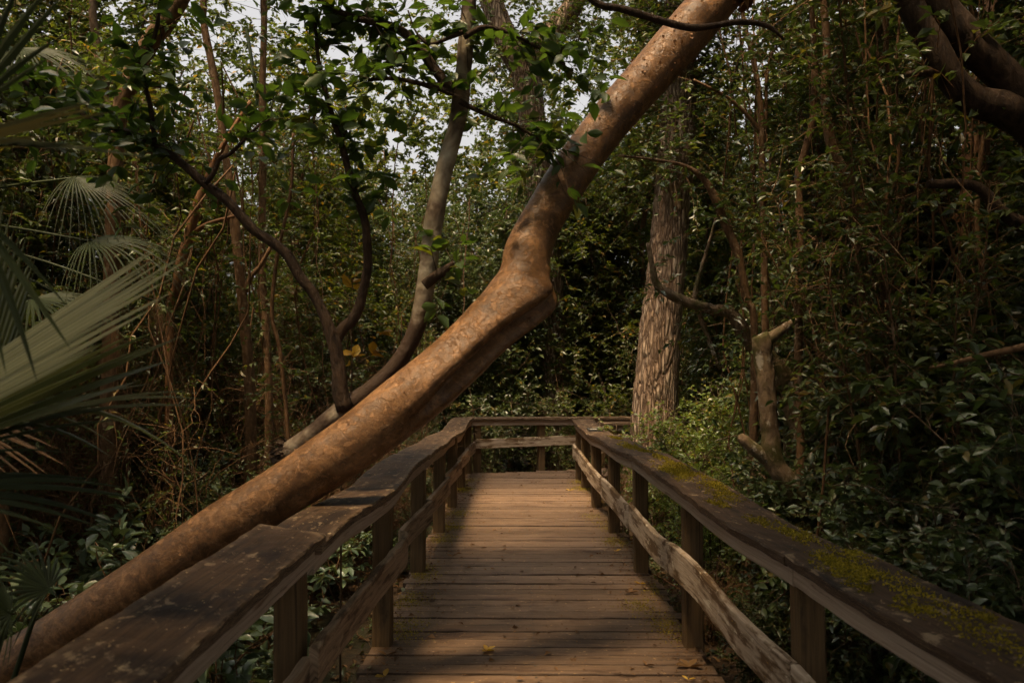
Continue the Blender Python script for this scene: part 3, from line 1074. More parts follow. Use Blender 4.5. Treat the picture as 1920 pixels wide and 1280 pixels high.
lb.append(limb([(870, 70, 6), (905, 52, 5), (950, 60, 4), (1010, 90, 3), (1060, 120, 2)], 4.45, M['darkbark'], 'limb', pt, n=24))
lb.append(limb([(290, 268, 5), (282, 200, 4.5), (268, 130, 4.5), (292, 60, 4), (300, 0, 3)], 4.5, M['darkbark'], 'limb', pt, n=30))
# broad leaves along the limbs, in sprays
for idx, m, lo, hi in ((0, 62, .62, 1.), (1, 46, .38, 1.), (2, 52, .15, 1.), (5, 18, .3, 1.), (6, 14, .4, 1.), (7, 26, .35, 1.), (8, 30, .3, 1.), (9, 30, .2, 1.), (3, 7, .3, 1)):
    O, T = along([lb[idx]], m, lo, hi)
    sprays(lv, twm, O, unit(T * .5 + RS.normal(size=T.shape) * .8 + np.array([0, 0, .15])), RS.uniform(.15, .5, m), 6, .105, .055, True, droop=.35, flat=.7, rt=.0028)
O, T = along([sp], 22, .6, .98)
sprays(lv, twm, O, unit(T * .2 + RS.normal(size=T.shape) + np.array([0, -.3, .1])), RS.uniform(.2, .6, 22), 6, .105, .055, True, droop=.4, flat=.7)
twm.build('twig', M['darkbark'], pt)
lv.build('crown', M['broad'], pt)
# yellow sprig by the fork
yl, yt = MB(), MB()
ys = empty('sprig', at(648, 690, 4.75), 'sprig of yellow and lime leaves beside the dark fork of the pale tree', 'sprig')
O = np.array([at(650, 700, 4.75), at(672, 680, 4.75), at(690, 660, 4.75), at(655, 560, 4.8)])
sprays(yl, yt, O, np.array([[.3, 0, .8], [.5, 0, .4], [.3, .1, .8], [.2, 0, 1]]), .22, 6, .085, .045, True)
stem = smoothpath(np.array([[*at(640, 900, 4.9), .006], [*at(655, 760, 4.8), .005], [*at(660, 690, 4.75), .004], [*at(655, 560, 4.8), .003]]), 20)
stem = np.vstack([[*(stem[0, :2]), gz(stem[0, 0], stem[0, 1]) - .02, .007], stem])
tube(yt, stem, 5)
yt.build('stem', M['stem'], ys)
yl.build('foliage', M['yellow'], ys)


# ------------------------------------------------------------------ traced trunks of the thicket
def traced(name, pts, Y, mat, label, root_to_ground=True, group=None, sides=14, wob=.12, fq=8, extra=(), leaf=None, n=90, top=0.0):
    p = path(pts, Y)
    if root_to_ground:
        b = p[0]
        g = gz(b[0], b[1]) - .05
        if b[2] > g + .1:
            p = np.vstack([[b[0] + RS.uniform(-.1, .1), b[1] + RS.uniform(-.1, .1), g, b[3] * 1.25], p])
    if top:
        d = unit(p[-1, :3] - p[-2, :3])
        p = np.vstack([p, [*(p[-1, :3] + d * top + RS.normal(size=3) * .15), p[-1, 3] * .4]])
    root = empty(name, p[0, :3], label, 'tree', group)
    q = smoothpath(p, n)
    b = MB()
    tube(b, q, sides, wob=wob, fq=fq)
    b.build('trunk', mat, root)
    ps = [q]
    for e in extra:
        r = smoothpath(path(e, Y), 40)
        c = MB()
        tube(c, r, 10, wob=wob, fq=fq)
        c.build('limb', mat, root)
        ps.append(r)
    if leaf:
        m, lo, L, W, key, k, ln = leaf
        l, t = MB(), MB()
        O, T = along(ps, m, lo, 1.)
        D = dirs_out(T, .1)
        rad = np.interp(O[:, 2], q[:, 2], q[:, 3]) if q[-1, 2] > q[0, 2] + 1 else 0 * O[:, 2]
        hz = unit(D * np.array([1, 1, 0]) + 1e-6)
        O = O + hz * rad[:, None] * .9
        D = unit(D + hz * .5)
        sprays(l, t, O, D, RS.uniform(.5, 1.2, m) * ln, k, L, W, droop=.35)
        t.build('twig', M['twig'], root)['kind'] = 'stuff'
        l.build('crown', M[key], root)
    return root


SG = 'thin trunks in the thicket right of the boardwalk'
# big rough trunk behind the corner of the right railing
pine = traced('pine_tree', [(1224, 870, 47), (1227, 780, 43), (1233, 690, 40), (1240, 600, 38), (1248, 520, 36), (1256, 430, 35), (1265, 320, 35), (1274, 150, 32), (1284, -60, 28)], 11.5, M['pine'],
              'big rough-barked trunk standing behind the far corner of the mossy railing', sides=56, wob=.05, fq=12, n=200, leaf=(1300, .47, .10, .05, 'small', 11, .95), top=2.0)
traced('forked_tree', [(1548, 1010, 22), (1510, 950, 22), (1478, 905, 21), (1450, 862, 19), (1443, 800, 17), (1438, 740, 17), (1433, 690, 17), (1428, 640, 18), (1424, 628, 15)], 6.2, M['palemoss'],
       'mossy stump-topped tree with pale cut end and one dark side arm', sides=24, wob=.14, fq=10,
       extra=[[(1430, 645, 13), (1455, 626, 10), (1475, 612, 8), (1492, 599, 6)], [(1450, 868, 14), (1425, 850, 13), (1396, 826, 11), (1388, 815, 6)]])
traced('curved_tree', [(1492, 900, 22), (1490, 800, 20), (1486, 740, 20), (1462, 698, 19), (1428, 660, 17), (1398, 628, 15), (1370, 586, 12), (1335, 580, 10), (1288, 566, 10), (1250, 548, 9), (1230, 530, 7), (1222, 495, 5), (1215, 455, 4)], 7.6, M['palemoss'],
       'brown tree whose limb bends level across the big rough trunk', sides=18, extra=[[(1300, 570, 6), (1310, 520, 4), (1325, 470, 3), (1345, 400, 2)], [(1305, 572, 5), (1330, 640, 4), (1348, 690, 3)]], leaf=(40, .4, .09, .04, 'glossy', 8, .5))
traced('sapling', [(1500, 900, 8), (1498, 780, 8), (1497, 660, 8), (1498, 540, 8), (1500, 420, 7.5), (1497, 330, 7.5), (1510, 280, 6.5), (1524, 220, 6), (1527, 120, 6), (1522, 20, 5), (1520, -80, 4)], 7.0, M['sapling'],
       'tall straight spotted sapling right of the pale cut stump', group=SG, leaf=(70, .55, .10, .045, 'glossy', 9, .6), top=1.2)
traced('sapling', [(1436, 700, 7), (1434, 560, 6.5), (1432, 440, 6.5), (1430, 320, 6.5), (1426, 200, 6), (1412, 110, 5), (1395, 40, 4), (1385, -60, 4)], 8.0, M['sapling'],
       'straight light-brown sapling rising directly above the pale cut stump', group=SG, extra=[[(1428, 250, 5), (1400, 215, 4), (1360, 180, 3), (1300, 150, 2.5)], [(1430, 300, 4), (1436, 220, 3.5), (1440, 130, 3), (1470, 20, 2)]], leaf=(80, .5, .10, .045, 'glossy', 9, .6), top=1.2)
traced('sapling', [(1415, 650, 7), (1400, 560, 7), (1385, 480, 7.5), (1362, 425, 8), (1340, 370, 8), (1318, 335, 6), (1285, 312, 4), (1230, 300, 3), (1160, 292, 2)], 7.4, M['sapling'],
       'pale slanting sapling leaning left of the straight ones, its tip bent level', group=SG, leaf=(45, .5, .09, .04, 'glossy', 9, .5))
traced('sapling', [(1665, 700, 7), (1655, 520, 9), (1625, 420, 10), (1590, 340, 11), (1562, 280, 10), (1550, 220, 9), (1548, 160, 8), (1550, 80, 7), (1545, 20, 7), (1536, -60, 6)], 6.4, M['sapling'],
       'sinuous brown liana stem swinging from lower right up to the top edge', group=SG, leaf=(60, .5, .10, .05, 'glossy', 9, .6), top=1.0)
traced('sapling', [(1610, 700, 5), (1600, 560, 5), (1595, 420, 5), (1600, 300, 5), (1590, 200, 4.5), (1575, 80, 4), (1590, -40, 3.5)], 8.2, M['sapling'],
       'thin upright stem behind the sinuous liana', group=SG, leaf=(70, .4, .10, .045, 'glossy', 9, .6), top=1.0)
traced('sapling', [(1720, 760, 5), (1700, 640, 5), (1672, 560, 6), (1680, 450, 5), (1695, 340, 4), (1670, 200, 4), (1660, 60, 3.5), (1650, -50, 3)], 6.8, M['sapling'],
       'thin kinked stem left of the orange-patched trunk on the right', group=SG, leaf=(70, .35, .10, .045, 'glossy', 9, .6), top=1.0)
traced('sapling', [(1840, 800, 6), (1830, 640, 6), (1845, 560, 5), (1832, 420, 5), (1838, 300, 4.5), (1850, 200, 4), (1830, 60, 4)], 5.6, M['sapling'],
       'slender crooked stem before the orange-patched trunk at far right', group=SG, leaf=(60, .3, .10, .05, 'glossy', 9, .55), top=1.0)
traced('orange_tree', [(1815, 900, 26), (1808, 700, 30), (1805, 560, 32), (1815, 440, 34), (1820, 340, 28), (1835, 240, 22), (1850, 120, 20), (1870, -20, 18)], 8.6, M['orange'],
       'orange-brown peeling trunk half hidden in leaves at the right edge', sides=22, leaf=(90, .4, .10, .045, 'glossy', 10, .7), top=1.5)
traced('broken_tree', [(1800, 900, 15), (1815, 860, 15), (1832, 822, 16), (1856, 778, 14), (1876, 742, 13), (1890, 715, 9)], 5.4, M['palemoss'],
       'short pale broken trunk leaning right among the dark leaves', sides=16)
traced('fallen_limb', [(1780, 975, 14), (1830, 985, 17), (1875, 988, 18), (1905, 960, 18), (1930, 930, 18), (2000, 860, 16)], 4.6, M['darkbark'],
       'dark curved limb lying low in the thicket at the right edge', root_to_ground=True, sides=16, n=60)
traced('bare_branch', [(2100, 600, 11, 4.2), (1980, 632, 9, 4.3), (1920, 650, 8, 4.4), (1850, 665, 6, 4.5), (1780, 682, 4, 4.6), (1740, 690, 2, 4.7)], 4.4, M['sapling'],
       'bare brown branch reaching in level from the right edge', root_to_ground=True, sides=10)
# heavy dark limbs crossing the top right corner
g1 = traced('gnarled_tree', [(2260, 1100, 80), (2200, 700, 72), (2120, 460, 62), (2030, 300, 52), (1940, 232, 38), (1880, 205, 33), (1825, 188, 29), (1785, 150, 26), (1752, 90, 25), (1722, 40, 24), (1690, -20, 24), (1640, -120, 28), (1600, -260, 22)], 5.0, M['darkbark'],
            'heavy gnarled dark trunk bending through the top right corner', sides=30, wob=.16, fq=6,
            extra=[[(1930, 200, 34), (1880, 140, 33), (1840, 105, 33), (1800, 62, 34), (1765, 18, 33), (1740, -60, 30), (1700, -200, 26)], [(1790, 150, 12), (1750, 135, 10), (1700, 140, 6)], [(1960, 260, 20), (1985, 380, 20), (1930, 420, 16), (1880, 400, 12), (1830, 350, 10), (1740, 345, 9)]],
            leaf=(60, .6, .10, .05, 'glossy', 9, .6))
traced('twig_limb', [(1060, -90, 8), (1110, 0, 7), (1170, 18, 7), (1235, 38, 7), (1290, 52, 7), (1330, 50, 6), (1380, 42, 5.5), (1425, 45, 5), (1450, 56, 4), (1470, 75, 2)], 4.35, M['darkbark'],
       'thin dark bare branch crossing in front of the leaning trunk at the top', root_to_ground=False, sides=10, n=50)
# left and centre background trunks
LG = 'slim trunks in the woods left of the boardwalk'
traced('slim_tree', [(470, 830, 11), (468, 720, 10), (460, 620, 10), (452, 540, 9), (442, 440, 9), (430, 340, 8), (418, 260, 7), (408, 180, 7), (395, 110, 7), (382, 40, 6.5), (375, -60, 6)], 8.5, M['sapling'],
       'slim brown trunk left of the dark fork, leaning slightly left', group=LG, extra=[[(455, 560, 5), (470, 520, 5), (490, 495, 4), (520, 440, 3)]], leaf=(90, .55, .09, .04, 'small', 10, .7), top=1.5)
traced('slim_tree', [(505, 800, 8), (503, 700, 7), (498, 600, 7), (492, 520, 7), (491, 420, 7), (493, 300, 7), (492, 180, 6.5), (495, 60, 6), (498, -60, 6)], 9.0, M['sapling'],
       'straight slim trunk just right of the leaning slim one', group=LG, leaf=(90, .5, .09, .04, 'small', 10, .7), top=1.5)
traced('slim_tree', [(318, 620, 7), (330, 540, 8), (338, 495, 9), (352, 450, 10), (362, 410, 9), (375, 370, 8), (395, 320, 6), (420, 270, 5), (470, 190, 4)], 8.0, M['orange'],
       'orange-lit short slanting trunk behind the drooping palm fan', group=LG, extra=[[(356, 440, 5), (390, 420, 4), (440, 405, 3)]], leaf=(40, .5, .09, .04, 'small', 9, .6))
traced('slim_tree', [(215, 330, 14), (245, 150, 16), (275, 90, 18), (300, 55, 18), (325, 22, 17), (350, -30, 16), (390, -120, 14)], 7.4, M['sapling'],
       'brown trunk slanting out of the leaves at the top left', group=LG, leaf=(60, .4, .10, .045, 'small', 10, .7))
traced('slim_tree', [(540, 820, 4), (525, 660, 4), (510, 590, 4), (520, 480, 3.5), (545, 360, 3), (550, 250, 3)], 8.0, M['twig'],
       'hair-thin stem right of the two slim trunks', group=LG, leaf=(50, .4, .08, .035, 'small', 9, .5))
traced('slim_tree', [(225, 820, 12), (215, 650, 11), (220, 500, 10), (205, 380, 9), (215, 260, 9), (190, 120, 8), (180, -20, 7)], 9.5, M['stem'],
       'dark trunk behind the palm fans on the left', group=LG, leaf=(110, .4, .10, .04, 'small', 10, .8), top=1.2)
traced('mottled_tree', [(1040, 700, 22), (1030, 500, 24), (1010, 330, 25), (995, 200, 26), (985, 140, 27), (958, 90, 24), (935, 40, 22), (905, -40, 20)], 13.2 + 2.5, M['pine'],
       'mottled trunk seen against the sky between pale tree and leaning trunk', sides=22, extra=[[(990, 150, 18), (1015, 90, 20), (1045, 50, 20), (1075, 10, 20), (1100, -60, 18)]], leaf=(1100, .10, .12, .055, 'small', 10, 1.2), top=2.0)
traced('bare_tree', [(1100, 600, 5), (1103, 480, 5), (1100, 440, 5), (1101, 380, 5), (1100, 300, 4)], 17, M['pale'],
       'small pale bare stem seen right of the leaning trunk above the bushes', sides=8)

# ------------------------------------------------------------------ plant kinds
HOME = np.zeros(3)


def shrub_kind(name, label, h, spread, stems, m, k, L, W, key, ln=.4, lo=.25, hq=False, r=.010, wood='stem', extra=0, droop=.3, flat=.55, tw=.003):
    root = empty(name, (0, 0, 0), label, 'shrub')
    w, l = MB(), MB()
    P = []
    for j in range(stems):
        a = RS.uniform(0, 6.28)
        R_ = spread * math.sqrt(RS.rand())
        H = h * RS.uniform(.55, 1.0)
        e = np.array([math.cos(a) * R_, math.sin(a) * R_, H])
        b = np.array([math.cos(a), math.sin(a), 0]) * RS.uniform(0, .12)
        mid = (b + e) / 2 + np.array([0, 0, .18 * H]) + RS.normal(size=3) * .12
        q = smoothpath(np.array([[*b, r], [*mid, r * .7], [*e, r * .25]]), 9)
        q[:, :3] += RS.normal(size=(9, 3)) * .015
        tube(w, q, 5, cap=False)
        P.append(q)
    if extra:                                        # bare crossing twigs
        O, T = along(P, extra, .1, 1.)
        D = unit(T * .4 + RS.normal(size=T.shape))
        t = np.linspace(0, 1, 6)
        LL = RS.uniform(.25, .9, extra)
        Q = O[:, None] + D[:, None] * (LL[:, None] * t[None])[..., None]
        Q += np.cumsum(RS.normal(size=Q.shape) * .035, axis=1)
        Q[..., 2] -= .15 * LL[:, None] * t[None] ** 2
        lines(w, Q, np.broadcast_to(.005 * (1.15 - t), (extra, 6)), 4)
    O, T = along(P, m, lo, 1., .8)
    sprays(l, w, O, dirs_out(T, .15), RS.uniform(.5, 1.2, m) * ln, k, L, W, hq, droop=droop, flat=flat, rt=tw)
    w.build('stems', M[wood], root)
    l.build('foliage', M[key], root)
    return Kind(root)


def tree_kind(name, label, h, r, nl, m, k, L, W, key, barkk, lo=.3, ln=.6, reach=1.4, lean=.5, crook=.18):
    root = empty(name, (0, 0, 0), label, 'tree')
    w, lw, l = MB(), MB(), MB()
    q = np.array([[0, 0, -.1, r * 1.3]])
    nn = 7
    rows = [[0, 0, -.1, r * 1.35]]
    a = RS.uniform(0, 6.28)
    for s in range(1, nn):
        f = s / (nn - 1)
        rows.append([math.cos(a) * lean * f + RS.normal() * crook, math.sin(a) * lean * f + RS.normal() * crook, h * f, r * (1 - .75 * f)])
    q = smoothpath(np.array(rows), 50)
    tube(w, q, 10, wob=.1, fq=8)
    fs = RS.uniform(lo, .98, nl)
    i = (fs * 49).astype(int)
    b = q[i, :3]
    ang = RS.uniform(0, 6.28, nl)
    d = np.stack([np.cos(ang), np.sin(ang), RS.uniform(.0, .9, nl)], 1)
    P = limbs(lw, b, d, reach * (1.15 - .6 * fs), q[i, 3] * .5, nl, bend=.3, sides=4)
    O, T = along(P + [q[25:]], m, .15, 1.)
    sprays(l, lw, O, dirs_out(T, .1), RS.uniform(.5, 1.2, m) * ln, k, L, W, droop=.3)
    w.build('trunk', M[barkk], root)
    lw.build('branches', M[barkk], root)
    l.build('crown', M[key], root)
    return Kind(root)


K = {}
K['gl'] = shrub_kind('glossy_shrub', 'x', 2.1, .85, 12, 620, 10, .085, .042, 'glossy', .38, extra=60, hq=True)
K['gl2'] = shrub_kind('glossy_shrub', 'x', 2.3, .8, 11, 560, 10, .078, .038, 'glossy', .42, extra=60, hq=True)
K['sm'] = shrub_kind('small_leaved_shrub', 'x', 1.9, .85, 14, 420, 12, .052, .028, 'small', .32, extra=60)
K['sm2'] = shrub_kind('small_leaved_shrub', 'x', 2.4, .95, 14, 460, 12, .060, .030, 'small', .36, extra=80)
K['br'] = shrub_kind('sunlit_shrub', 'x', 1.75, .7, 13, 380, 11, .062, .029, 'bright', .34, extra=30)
K['lo'] = shrub_kind('low_plant', 'x', .95, .5, 9, 46, 6, .125, .062, 'low', .22, lo=.4, hq=True, r=.006, flat=.4, wood='twig')
K['lo2'] = shrub_kind('low_plant', 'x', .75, .55, 12, 70, 7, .085, .045, 'low', .2, lo=.35, hq=True, r=.005, flat=.45, wood='twig')
K['tw'] = shrub_kind('twiggy_shrub', 'x', 2.4, 1.0, 16, 200, 8, .055, .026, 'back', .4, extra=420, wood='twig')
K['tw2'] = shrub_kind('twiggy_shrub', 'x', 1.5, 1.1, 16, 130, 7, .06, .030, 'small', .35, extra=420, wood='twig')
K['st'] = shrub_kind('stem_cluster', 'x', 6.5, 1.1, 9, 560, 10, .085, .040, 'small', .55, extra=160, r=.016, wood='sapling', lo=.12, tw=.004)
K['t1'] = tree_kind('slender_tree', 'x', 7.0, .055, 24, 800, 12, .115, .052, 'small', 'sapling', .25, .65, 1.5)
K['t2'] = tree_kind('slender_tree', 'x', 8.0, .065, 26, 850, 12, .12, .055, 'back', 'sapling', .3, .7, 1.6)
K['t3'] = tree_kind('slender_tree', 'x', 5.4, .045, 22, 700, 12, .11, .052, 'back', 'stem', .22, .6, 1.3)
K['t4'] = tree_kind('dense_tree', 'x', 6.2, .06, 34, 1200, 12, .105, .05, 'glossy', 'stem', .12, .6, 1.5)


def place(kinds, spots, fmt, group, smin=.85, smax=1.15):
    """spots sorted from the camera outwards, each with its own place in the row"""
    spots = sorted(spots, key=lambda s: s[1])
    for i, s in enumerate(spots):
        k = kinds[i % len(kinds)] if len(s) < 4 else s[3]
        sc_ = s[2] if len(s) > 2 else RS.uniform(smin, smax)
        K[k].put(s[0], s[1], fmt % ORD[i], group, sc_=sc_)


place(['gl', 'gl2'], [(2.05, 3.4, .72), (2.0, 4.3, .72), (2.05, 5.2, .78), (1.95, 6.2, .7), (2.5, 7.0, .8)],
      'dark glossy-leaved shrub, %s along the right railing from the camera', 'glossy shrubs along the right railing')
place(['gl2', 'gl'], [(2.75, 4.2, 1.05), (3.0, 5.0, 1.15), (2.7, 5.9, 1.1), (3.6, 6.0, 1.4), (3.3, 7.0, 1.25), (4.3, 7.0, 1.6), (3.3, 8.1, 1.2), (4.4, 8.2, 1.7), (3.4, 9.2, 1.3), (4.6, 9.4, 1.7), (5.6, 8.6, 1.8), (4.2, 10.5, 1.6), (5.6, 10.2, 1.9), (3.5, 11.0, 1.4), (6.6, 10.6, 2.0), (5.0, 11.8, 1.9), (6.2, 12.6, 2.0), (7.6, 12.0, 2.2)],
      'tall glossy shrub in the right thicket, %s from the camera', 'tall glossy shrubs of the right thicket')
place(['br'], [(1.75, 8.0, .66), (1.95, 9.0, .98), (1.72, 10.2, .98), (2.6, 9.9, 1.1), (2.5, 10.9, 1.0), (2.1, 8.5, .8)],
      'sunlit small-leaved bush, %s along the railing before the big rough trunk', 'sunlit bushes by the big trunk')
place(['lo', 'lo2'], [(-1.75, 4.9, 1.0), (-2.2, 5.5, 1.1), (-1.6, 6.0, .8), (-2.7, 6.0, 1.1), (-2.9, 5.0, 1.0), (-2.3, 6.6, 1.2), (-1.8, 7.2, .9), (-3.3, 6.8, 1.2), (-2.7, 7.6, 1.1), (-1.6, 8.3, .9), (-3.6, 4.6, 1.0), (-2.4, 4.5, .8), (-3.1, 8.2, 1.1), (-2.0, 5.2, .9), (-3.5, 5.6, 1.1), (-2.5, 7.1, 1.1), (-1.9, 6.6, .8), (-3.0, 7.3, 1.1), (-3.9, 6.4, 1.2), (-2.1, 8.2, 1.0), (-1.55, 5.2, .55), (-3.3, 4.9, .8)],
      'low pale-leaved plant on the left forest floor, %s from the camera', 'low plants on the left forest floor')
place(['tw2', 'tw'], [(-1.9, 8.8, .8), (-3.0, 8.9, 1.0), (-4.0, 8.2, 1.0), (-1.7, 10.2, .9), (-2.8, 10.2, 1.05), (-3.9, 9.9, 1.1), (-5.0, 9.4, 1.1), (-2.0, 11.6, 1.0), (-3.3, 11.6, 1.2), (-4.8, 11.2, 1.2), (-6.0, 11.0, 1.2), (-2.4, 8.0, .8), (-3.4, 7.4, .9), (-4.5, 7.2, 1.1), (-2.3, 9.5, 1.0), (-4.3, 10.6, 1.2), (-5.4, 8.4, 1.2)],
      'brown twiggy shrub left of the boardwalk, %s from the camera', 'brown twiggy shrubs on the left')
place(['sm2', 'sm'], [(-1.5, 13.8, .8), (-3.0, 13.4, 1.1), (-4.6, 13.0, 1.2), (-6.3, 12.8, 1.25), (-7.8, 12.4, 1.25), (-2.2, 15.0, 1.2), (-4.0, 15.2, 1.4), (-6.0, 15.0, 1.4), (-2.4, 13.2, 1.0), (-3.8, 12.2, 1.1), (-5.2, 14.0, 1.3), (-1.6, 16.4, 1.4), (-3.2, 17.0, 1.6), (-8.6, 14.6, 1.6), (-7.0, 17.0, 1.7), (-2.0, 12.4, .8)],
      'small-leaved green bush behind the left twiggy shrubs, %s from the camera', 'green bushes at the back left')
place(['sm2', 'gl2'], [(-2.5, 7.6, .6), (-3.6, 8.4, .9), (-2.1, 9.6, .75), (-4.7, 8.9, 1.1), (-3.1, 10.2, 1.0), (-4.4, 10.2, 1.2), (-2.4, 11.4, 1.0), (-5.6, 10.4, 1.3), (-3.6, 12.4, 1.3)],
      'green leafy bush among the brown tangles on the left, %s from the camera', 'leafy bushes of the left tangle')
place(['sm', 'sm2'], [(-.6, 14.6, .75), (.3, 15.2, .95), (1.2, 14.8, 1.0), (2.2, 15.3, 1.2), (3.4, 14.9, 1.2), (.9, 16.4, 1.5), (-.7, 16.6, 1.35), (4.6, 15.5, 1.4), (2.4, 17.2, 1.7), (6.2, 14.6, 1.4)],
      'small-leaved dark bush beyond the far railing, %s from the camera', 'dark bushes beyond the far railing')
place(['sm', 'gl2', 'tw2'], [(1.75, 11.2, .7), (-1.25, 12.2, .5), (3.4, 11.4, 1.1), (4.9, 12.6, 1.3), (6.6, 12.0, 1.4), (1.55, 6.9, .42), (1.5, 5.4, .36), (-1.35, 10.9, .45), (-1.3, 9.3, .42), (1.6, 4.0, .36)],
      'small dark filler shrub close by the railings, %s from the camera', 'filler shrubs by the railings')
place(['st'], [(2.4, 5.4, .8), (2.9, 6.9, .9), (3.6, 7.8, 1.0), (3.0, 9.2, .9), (4.2, 9.0, 1.0), (4.9, 10.4, 1.05), (3.9, 11.8, 1.05)],
      'cluster of thin brown upright stems in the right thicket, %s from the camera', 'stem clusters of the right thicket')
place(['st'], [(-3.3, 8.0, .75), (-4.6, 9.4, .85), (-2.6, 11.0, .8), (-5.6, 11.8, .9), (-3.9, 13.6, .9)],
      'cluster of thin brown upright stems in the left woods, %s from the camera', 'stem clusters of the left woods')
TL = 'leafy trees left of the boardwalk'
place(['t1', 't4', 't3', 't2'], [(-4.3, 6.6, .8), (-5.0, 8.2, .9), (-3.9, 9.4, .85), (-6.0, 9.0, 1.0), (-5.2, 10.6, 1.0), (-7.2, 11.2, 1.05), (-3.6, 12.6, .9), (-5.8, 13.4, .8), (-8.0, 13.6, 1.1), (-4.6, 16.0, .75), (-7.2, 16.4, .9), (-9.6, 16.0, 1.2), (-4.9, 12.0, .9), (-6.6, 14.6, 1.1), (-3.4, 14.6, .85), (-5.9, 17.6, .8), (-8.4, 18.2, 1.3), (-10.5, 18.0, 1.3)],
      'leafy understorey tree in the left woods, %s from the camera', TL)
place(['t4', 't1', 't4', 't2'], [(3.7, 5.6, .85), (4.6, 6.8, .9), (3.2, 9.4, .9), (5.6, 8.2, 1.0), (4.4, 11.4, 1.0), (6.4, 10.2, 1.05), (3.2, 12.9, .75), (5.4, 13.2, 1.1), (7.4, 12.6, 1.15), (4.2, 16.2, .85), (6.6, 16.6, 1.2), (8.6, 15.6, 1.2), (3.4, 7.6, .95), (5.2, 9.6, 1.1), (3.4, 14.2, .8), (5.2, 17.6, 1.0), (7.6, 18.0, 1.4), (3.3, 18.4, 1.35), (9.6, 17.4, 1.4)],
      'leafy understorey tree in the right woods, %s from the camera', 'leafy trees right of the boardwalk')
place(['t3', 't2'], [(-.2, 15.6, .82, 't4'), (-1.4, 16.0, .85, 't4'), (-2.7, 15.4, .85, 't4'), (-3.9, 16.4, .95, 't4'), (.9, 16.2, .9, 't4'), (-1.0, 18.4, .98, 't4'), (-2.3, 19.2, 1.0, 't4'), (-3.6, 20.3, 1.1, 't4'), (.3, 19.2, 1.05, 't4'), (-5.2, 19.6, 1.1, 't4'), (1.8, 18.8, 1.1, 't4'), (-.5, 17.4, .7), (.4, 18.4, .85), (1.6, 17.6, 1.0), (2.9, 18.6, 1.1), (-2.4, 18.4, .7), (-3.6, 19.6, .9), (1.0, 20.4, 1.25), (-1.2, 20.8, .75), (2.2, 20.0, 1.3), (3.6, 21, 1.4), (1.7, 15.6, 1.0), (2.7, 16.2, 1.2), (0.6, 16.9, .8), (-2.0, 16.4, .6)],
      'leafy tree far behind the end of the boardwalk, %s from the camera', 'trees behind the end of the boardwalk')


# ------------------------------------------------------------------ hanging vines
def vines(name, spots, label, group, n=26):
    for i, (x, y, top, s) in enumerate(spots):
        root = empty(name, (x, y, gz(x, y)), label % ORD[i], 'vine', group)
        mb, l = MB(), MB()
        A = np.array([x, y, top]) + RS.normal(size=(n, 3)) * np.array([s, s, .35])
        t = np.linspace(0, 1, 12)
        B = np.array([x, y, -.5]) + RS.normal(size=(n, 3)) * np.array([s * 1.1, s * 1.1, .05])
        Q = A[:, None] * (1 - t[None, :, None]) + B[:, None] * t[None, :, None]
        w = np.cumsum(RS.normal(size=Q.shape) * .085, axis=1)
        w -= w[:, -1:] * t[None, :, None]
        Q = Q + w
        lines(mb, Q, np.broadcast_to(RS.uniform(.003, .010, (n, 1)), (n, 12)), 5)
        O, T = along(list(Q), 60, .05, .8)
        sprays(l, mb, O, dirs_out(T, -.2), .3, 6, .07, .035)
        mb.build('stems', M['twig'], root)
        l.build('foliage', M['small'], root)


vines('hanging_vine', [(2.6, 5.6, 4.2, .35), (2.9, 6.9, 4.6, .35), (3.8, 6.4, 4.6, .4), (2.5, 8.6, 5.2, .35), (4.4, 8.6, 5.4, .5), (3.6, 10.0, 5.6, .5)],
      'bundle of thin brown hanging vines in the right thicket, %s from the camera', 'hanging vines of the right thicket', 13)
vines('tangled_vine', [(-3.2, 7.4, 3.4, .45), (-4.4, 8.0, 4.0, .5), (-2.9, 9.4, 4.2, .5), (-5.4, 9.8, 4.6, .6), (-1.9, 12.9, 4.4, .5), (-4.0, 11.0, 5.0, .6)],
      'tangle of thin brown vine stems in the left woods, %s from the camera', 'vine tangles of the left woods', 12)


